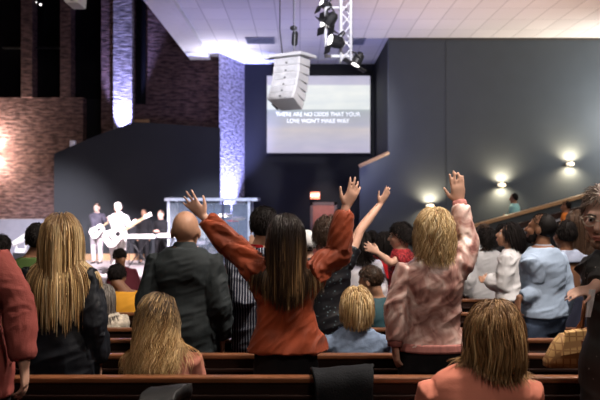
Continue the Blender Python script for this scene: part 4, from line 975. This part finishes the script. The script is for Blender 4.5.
# ================================================================== FLOWN FROM THE CEILING
LD = 15.0
la = empty('line_array_speaker', P(291, 56, LD)); tag(la, 'white curved line array loudspeaker hanging in front of the screen', 'loudspeaker')
M_spk = mat('white_speaker_enamel', (.72, .71, .73), .45, .4, var=.03); M_grl = mat('pale_speaker_grille', (.60, .60, .62), .6, .3)
pos = np.array((.03, 0, -.06)); ang = 0.0
yawm = rotz(R(-32))
for k in range(6):
    ang = R([0, 2, 6, 11, 17, 24][k]); hgt = .152; Rm = yawm @ rotx(-ang)
    mb = MB(); fr = [(-.29, -.20), (.29, -.20), (.24, .24), (-.24, .24)]
    top = [Rm @ np.array((x, y, 0)) + pos for x, y in fr]; bot = [Rm @ np.array((x * .995, y, -hgt + .014)) + pos for x, y in fr]
    mb.add(bot + top, [(0, 3, 2, 1), (4, 5, 6, 7), (0, 1, 5, 4), (1, 2, 6, 5), (2, 3, 7, 6), (3, 0, 4, 7)]); cb = mb.build('cabinet', M_spk, la, bevel=.008)
    mb = MB(); mb.box((-.25, -.215, -hgt + .03), (.25, -.20, -.015), (Rm, pos)); mb.build('grille', M_grl, cb)
    mb = MB(); mb.box((-.02, -.222, -.11), (.02, -.214, -.08), (Rm, pos)); mb.build('badge', mat('grey_badge', (.12, .12, .13), .5), cb)
    mb = MB(); mb.box((-.31, .0, -hgt + .02), (-.275, .2, -.03), (Rm, pos)); mb.build('rigging_link', M_dkmetal, cb)
    pos = pos + Rm @ np.array((0, -.02, -hgt))
mb = MB(); mb.box((-.36, -.28, -.03), (.36, .28, .03), (yawm, (.03, 0, -.01))); mb.box((-.56, -.07, -.02), (-.2, .07, .03), (yawm, (.0, 0, 0))); mb.build('bumper_frame', M_spk, la, bevel=.01)
q = P(291, 56, LD)
mb = MB(); mb.tube([(-.16, 0, .03), (-.21, 0, .5), (-.20, 0, CZ - q[2])], .012, 6); mb.build('cable', M_dkmetal, la)
mb = MB(); mb.tube([(.06, .05, .02), (.07, .05, .4), (.07, .05, CZ - q[2])], .008, 6); mb.build('suspension_wire', mat('grey_wire', (.3, .3, .33), .4), la)
cc = empty('ceiling_motor', P(293.5, 37, LD + .3)); tag(cc, 'small black hoist with hook body hanging above the line array loudspeaker', 'hoist')
mb = MB(); mb.ellipsoid((0, 0, .17), (.07, .06, .05)); mb.build('top_pulley', M_dkmetal, cc, smooth=True)
mb = MB(); mb.tube([(.02, 0, -.12), (.03, 0, .06)], .06, 12, round_=True); mb.build('housing', M_dkmetal, cc, smooth=True)
mb = MB(); mb.tube([(0, 0, .1), (0, 0, CZ - P(293.5, 37, LD + .3)[2])], .008, 6); mb.tube([(.02, 0, -.12), (0, 0, -.28)], .008, 6); mb.build('chain', M_dkmetal, cc)
# truss
TD = 13.5
tz = P(347, 61, TD); ts = empty('lighting_truss', tz.tolist()); tag(ts, 'white lattice lighting truss hanging from the ceiling', 'truss')
M_tr = mat('white_truss', (.66, .66, .70), .4, .4); H = CZ - tz[2] + .0
tw = .13
co = [(-tw, -tw * .6), (tw * .6, -tw * .6), (tw * .6, tw), (-tw, tw)]
for x, y in co:
    mb = MB(); mb.tube([(x * .8, y, -.02), (x * .8, y, H)], .022, 8); mb.build('chord', M_tr, ts, smooth=True)
zz = np.arange(0, H, .2)
for k in range(4):
    a, b_ = np.array(co[k]), np.array(co[(k + 1) % 4])
    for i in range(len(zz) - 1):
        p, q_ = (a, b_) if i % 2 == 0 else (b_, a)
        mb = MB(); mb.tube([(p[0] * .8, p[1], zz[i]), (q_[0] * .8, q_[1], zz[i + 1])], .010, 5); mb.build('brace', M_tr, ts)
mb = MB(); mb.tube([(-.36, 0, .08), (.1, 0, .08)], .03, 8); mb.tube([(-.36, 0, .05), (-.36, 0, .9)], .022, 8); mb.tube([(-.36, 0, .9), (.0, 0, .9)], .02, 8); mb.build('side_arm', M_tr, ts, smooth=True)
M_lens = mat_emit('lamp_lens', (1, .96, .92), 3.0)
def parcan(px, py, d, aim, label, r=.10, l=.24, hang=(0, 0, .2)):
    c = P(px, py, d); t = empty('stage_spotlight', c.tolist()); tag(t, label, 'stage light', 'black spotlights on the white truss'); a = norm(aim)
    mb = MB(); mb.tube([-a * l * .5, -a * l * .3, a * l * .1, a * l * .45], [r * .55, r * .9, r, r], 14); mb.build('can', M_dkmetal, t)
    mb = MB(); mb.tube([a * l * .45, a * l * .47], r * .86, 14); mb.build('lens', M_lens, t)
    s_ = norm(np.cross(a, (0, 0, 1))); hg = np.array(hang)
    mb = MB(); mb.tube([s_ * r * 1.15, s_ * r * 1.15 + hg * .7, hg, -s_ * r * 1.15 + hg * .7, -s_ * r * 1.15], .014, 6); mb.build('yoke', M_dkmetal, t)
    for sg in (1, -1):
        mb = MB(); mb.box((-.11, -.005, -.07), (.11, .005, .07), (np.stack([s_, a, np.cross(s_, a)], 1), a * l * .52 + np.cross(s_, a) * sg * (r + .05))); mb.build('barn_door', M_dkmetal, t)
parcan(331, 19, 13.3, (-.55, .35, -.75), 'upper black spotlight left of the white truss, aimed down left'); parcan(327, 25, 13.6, (-.6, -.35, .1), 'middle black spotlight with bright open lens left of the truss', .08, .2, (.1, 0, .1))
parcan(336.5, 42, 13.2, (-.7, -.3, .15), 'lowest black spotlight left of the truss, lens turned up left', .11, .26, (.12, .1, .2)); parcan(358, 59, 13.4, (-.45, -.1, -.85), 'single black spotlight hanging right of the truss foot', .09, .24, (-.1, 0, .12))
parcan(326, 5, 13.8, (-.7, -.3, .3), 'topmost black spotlight by the frame edge left of the truss', .08, .2, (.1, 0, .15))
# ceiling vents
for px0, px1, py0, py1, lb in ((245, 274, 37, 43, 'blue-grey square ceiling vent left of the line array loudspeaker'), (353, 366, 38, 44, 'small dark ceiling vent right of the white truss')):
    d0 = (CZ - CAMZ) * F / (200 - py0); d1 = (CZ - CAMZ) * F / (200 - py1); x0, x1 = wx(px0, d0), wx(px1, d0)
    v = empty('ceiling_vent', ((x0 + x1) / 2, (d0 + d1) / 2, CZ)); tag(v, lb, 'vent'); a, b_ = (x1 - x0) / 2, (d1 - d0) / 2
    mb = MB(); mb.box((-a, -b_, -.012), (a, b_, 0)); mb.build('backing', mat('vent_dark', (.10, .11, .16), .6), v)
    mb = MB()
    for k in range(7): y = -b_ + .06 + k * (2 * b_ - .12) / 6; mb.box((-a + .02, y - .02, -.03), (a - .02, y + .02, -.02))
    mb.build('louvre_blades', mat('vent_blade', (.22, .23, .32), .5), v)
    mb = MB(); mb.box((-a, -b_, -.035), (a, -b_ + .03, 0)); mb.box((-a, b_ - .03, -.035), (a, b_, 0)); mb.box((-a, -b_, -.035), (-a + .03, b_, 0)); mb.box((a - .03, -b_, -.035), (a, b_, 0)); mb.build('frame', mat('vent_blade', (.2, .2, .2)), v)
# white projector at the top left
pj = empty('projector', P(72, -4, 13.5)); tag(pj, 'white projector in a tubular cradle hanging at the top left', 'projector')
mb = MB(); mb.prism([(-.30, .35), (-.05, -.17), (.17, -.17), (.22, .35)], -.25, .25); mb.build('case', M_spk, pj, bevel=.02)
mb = MB(); mb.tube([(.10, -.27, -.14), (.12, -.27, .3)], .035, 8); mb.tube([(.12, -.27, -.10), (.34, -.27, -.06), (.37, -.27, .05), (.35, -.27, .3)], .028, 8); mb.build('cradle', M_spk, pj, smooth=True)
mb = MB(); mb.tube([(-.12, -.26, .05), (-.12, -.32, .05)], .08, 14); mb.build('lens_barrel', M_dkmetal, pj)
mb = MB(); mb.tube([(0, 0, .3), (0, 0, 9.2 - P(72, -4, 13.5)[2])], .04, 8); mb.build('ceiling_pole', M_spk, pj)
for px, py, lb in ((36, 2.5, 'left of two tiny bright lamps on the dark upper wall'), (41, 5, 'right and lower of two tiny bright lamps on the dark upper wall')):
    t = empty('small_lamp', P(px, py, BD + .36)); tag(t, lb, 'lamp')
    mb = MB(); mb.tube([(0, .08, 0), (0, -.04, 0)], .045, 10); mb.build('housing', M_dkmetal, t); mb = MB(); mb.tube([(0, -.04, 0), (0, -.06, 0)], .036, 10); mb.build('lens', M_lens, t)
# white box on the raked stage shell edge
t = P(70.5, 144.5, SD - .15); o = MB(); o.box((-.08, -.1, -.12), (.08, .1, .12)); ob = o.build('speaker_monitor', M_spk, None, bevel=.02, loc=(t[0], SD + .12, wz(146.6, SD) + .08)); tag(ob, 'tiny white box sitting on the raked edge of the dark stage wall', 'box')

# ================================================================== COATS AND BAGS
def drape(name, label, px0, px1, d, fz, front, back, m_, cat, seed, thick=.02):
    x0, x1 = wx(px0, d), wx(px1, d); n = 40; zt = fz + .85; prof = []
    for t in np.linspace(0, 1, 26):
        u = t * (front + back + .10)
        if u < front: prof.append((-.075 - .015 * math.sin(u * 9), zt + .012 - (front - u)))
        elif u < front + .10: k = (u - front) / .10; prof.append((-.075 + .12 * k, zt + .016 + .012 * math.sin(k * math.pi)))
        else: prof.append((.045, zt + .012 - (u - front - .10)))
    V_ = []
    for i in range(n):
        x = x0 + (x1 - x0) * i / (n - 1)
        for y, z in prof: V_.append((x, d + y, z))
    V_ = np.array(V_); k = len(prof); nn = vnoise(np.stack([V_[:, 0] * 9, V_[:, 2] * 4, V_[:, 1] * 4], 1) + seed); V_[:, 1] -= np.where(V_[:, 1] < d - .03, .022 + .034 * nn, 0); V_[:, 2] += .016 * nn; V_[:, 0] += .045 * vnoise(V_ * 6 + seed)
    mb = MB(); mb.add(V_, [(i * k + j, i * k + j + 1, (i + 1) * k + j + 1, (i + 1) * k + j) for i in range(n - 1) for j in range(k - 1)])
    o = mb.build(name, m_, None, smooth=True); sm = o.modifiers.new('thickness', 'SOLIDIFY'); sm.thickness = thick; sm.offset = 1
    tag(o, label, cat); return o
drape('coat', 'dark grey coat draped over the front pew between the rust blouse and tie-dye jacket', 313, 373, 3.9, fl(3.9), .26, .3, mat('grey_wool', (.011, .012, .014), .9, .1, bump=.6), 'coat', 3)
drape('coat', 'glossy black jacket hung over the nearest pew back at the bottom edge, left of centre', 146, 182, 2.95, fl(2.95), .25, .25, mat('black_puffer', (.006, .006, .007), .5, .3), 'jacket', 8, .045).location.z += .03
# plaid bag hanging behind the pew, strap to the arm of the man with glasses
bd = 4.05
bg = empty('handbag', P(563, 366, bd)); tag(bg, 'tan plaid handbag with brown leather strap standing on the front pew seat at right', 'handbag')
M_pl = mat_plaid('tan_plaid', (.50, .31, .12), (.26, .13, .045), (.30, .16, .06), 9)
mb = MB(); q = [oval((0, 0, 0), .095, .055, 24, 4), oval((.004, 0, .03), .10, .06, 24, 4), oval((.03, 0, .12), .082, .045, 24, 3.5), oval((.045, 0, .165), .062, .025, 24, 3)]
mb.rings(q); mb.build('bag_body', M_pl, bg, smooth=True)
mb = MB(); mb.add([(-.03, -.062, .06), (.105, -.062, .085), (.11, -.04, .19), (.005, -.04, .175), (-.03, -.055, .06), (.105, -.055, .085), (.11, .0, .195), (.005, .0, .18)], [(0, 1, 2, 3), (7, 6, 5, 4), (0, 4, 5, 1), (1, 5, 6, 2), (2, 6, 7, 3), (3, 7, 4, 0)]); mb.build('flap', M_pl, bg, bevel=.006)
M_lea = mat('brown_leather', (.20, .075, .03), .45, .4)
mb = MB(); mb.tube([(.095, 0, .12), (.10, .0, .24), (.104, -.02, .33)], .011, 8); mb.tube([(.104, -.02, .33), (.115, .02, .24), (.06, .03, .15)], .009, 8); mb.build('strap', M_lea, bg, smooth=True)
mb = MB(); mb.box((.075, -.066, 0), (.098, -.050, .14)); mb.build('side_tab', M_lea, bg, bevel=.003)
# folded white paper under the hand of the man with glasses
q = P(588, 301, 3.46); mb = MB(); pv = []
for i in range(6):
    for j in range(3): pv.append(((j - 1) * .011 + .004 * i, .008 * math.sin(j * 1.5 + i * .5), -.07 + .024 * i))
mb.add(pv, [(i * 3 + j, i * 3 + j + 1, i * 3 + j + 4, i * 3 + j + 3) for i in range(5) for j in range(2)])
o = mb.build('folded_paper', M_whitecloth, None, loc=q.tolist()); o.modifiers.new('thickness', 'SOLIDIFY').thickness = .003; tag(o, 'folded white paper held beneath the hand of the man with glasses', 'paper')
# card in the striped man's hand
q = P(220, 316, 5.62); mb = MB(); mb.box((-.035, -.004, -.055), (.035, .004, .055), (roty(R(28)), (0, 0, 0)))
o = mb.build('card', M_whitecloth, None, loc=(q[0] - .02, q[1], q[2] - .03)); tag(o, 'small white card with yellow half held low by the striped shirt man', 'card')
mb = MB(); mb.box((-.03, -.006, .055), (.03, .006, .12), (roty(R(28)), (0, 0, 0))); mb.build('yellow_tab', mat('yellow_card', (.5, .3, .06), .6), o)
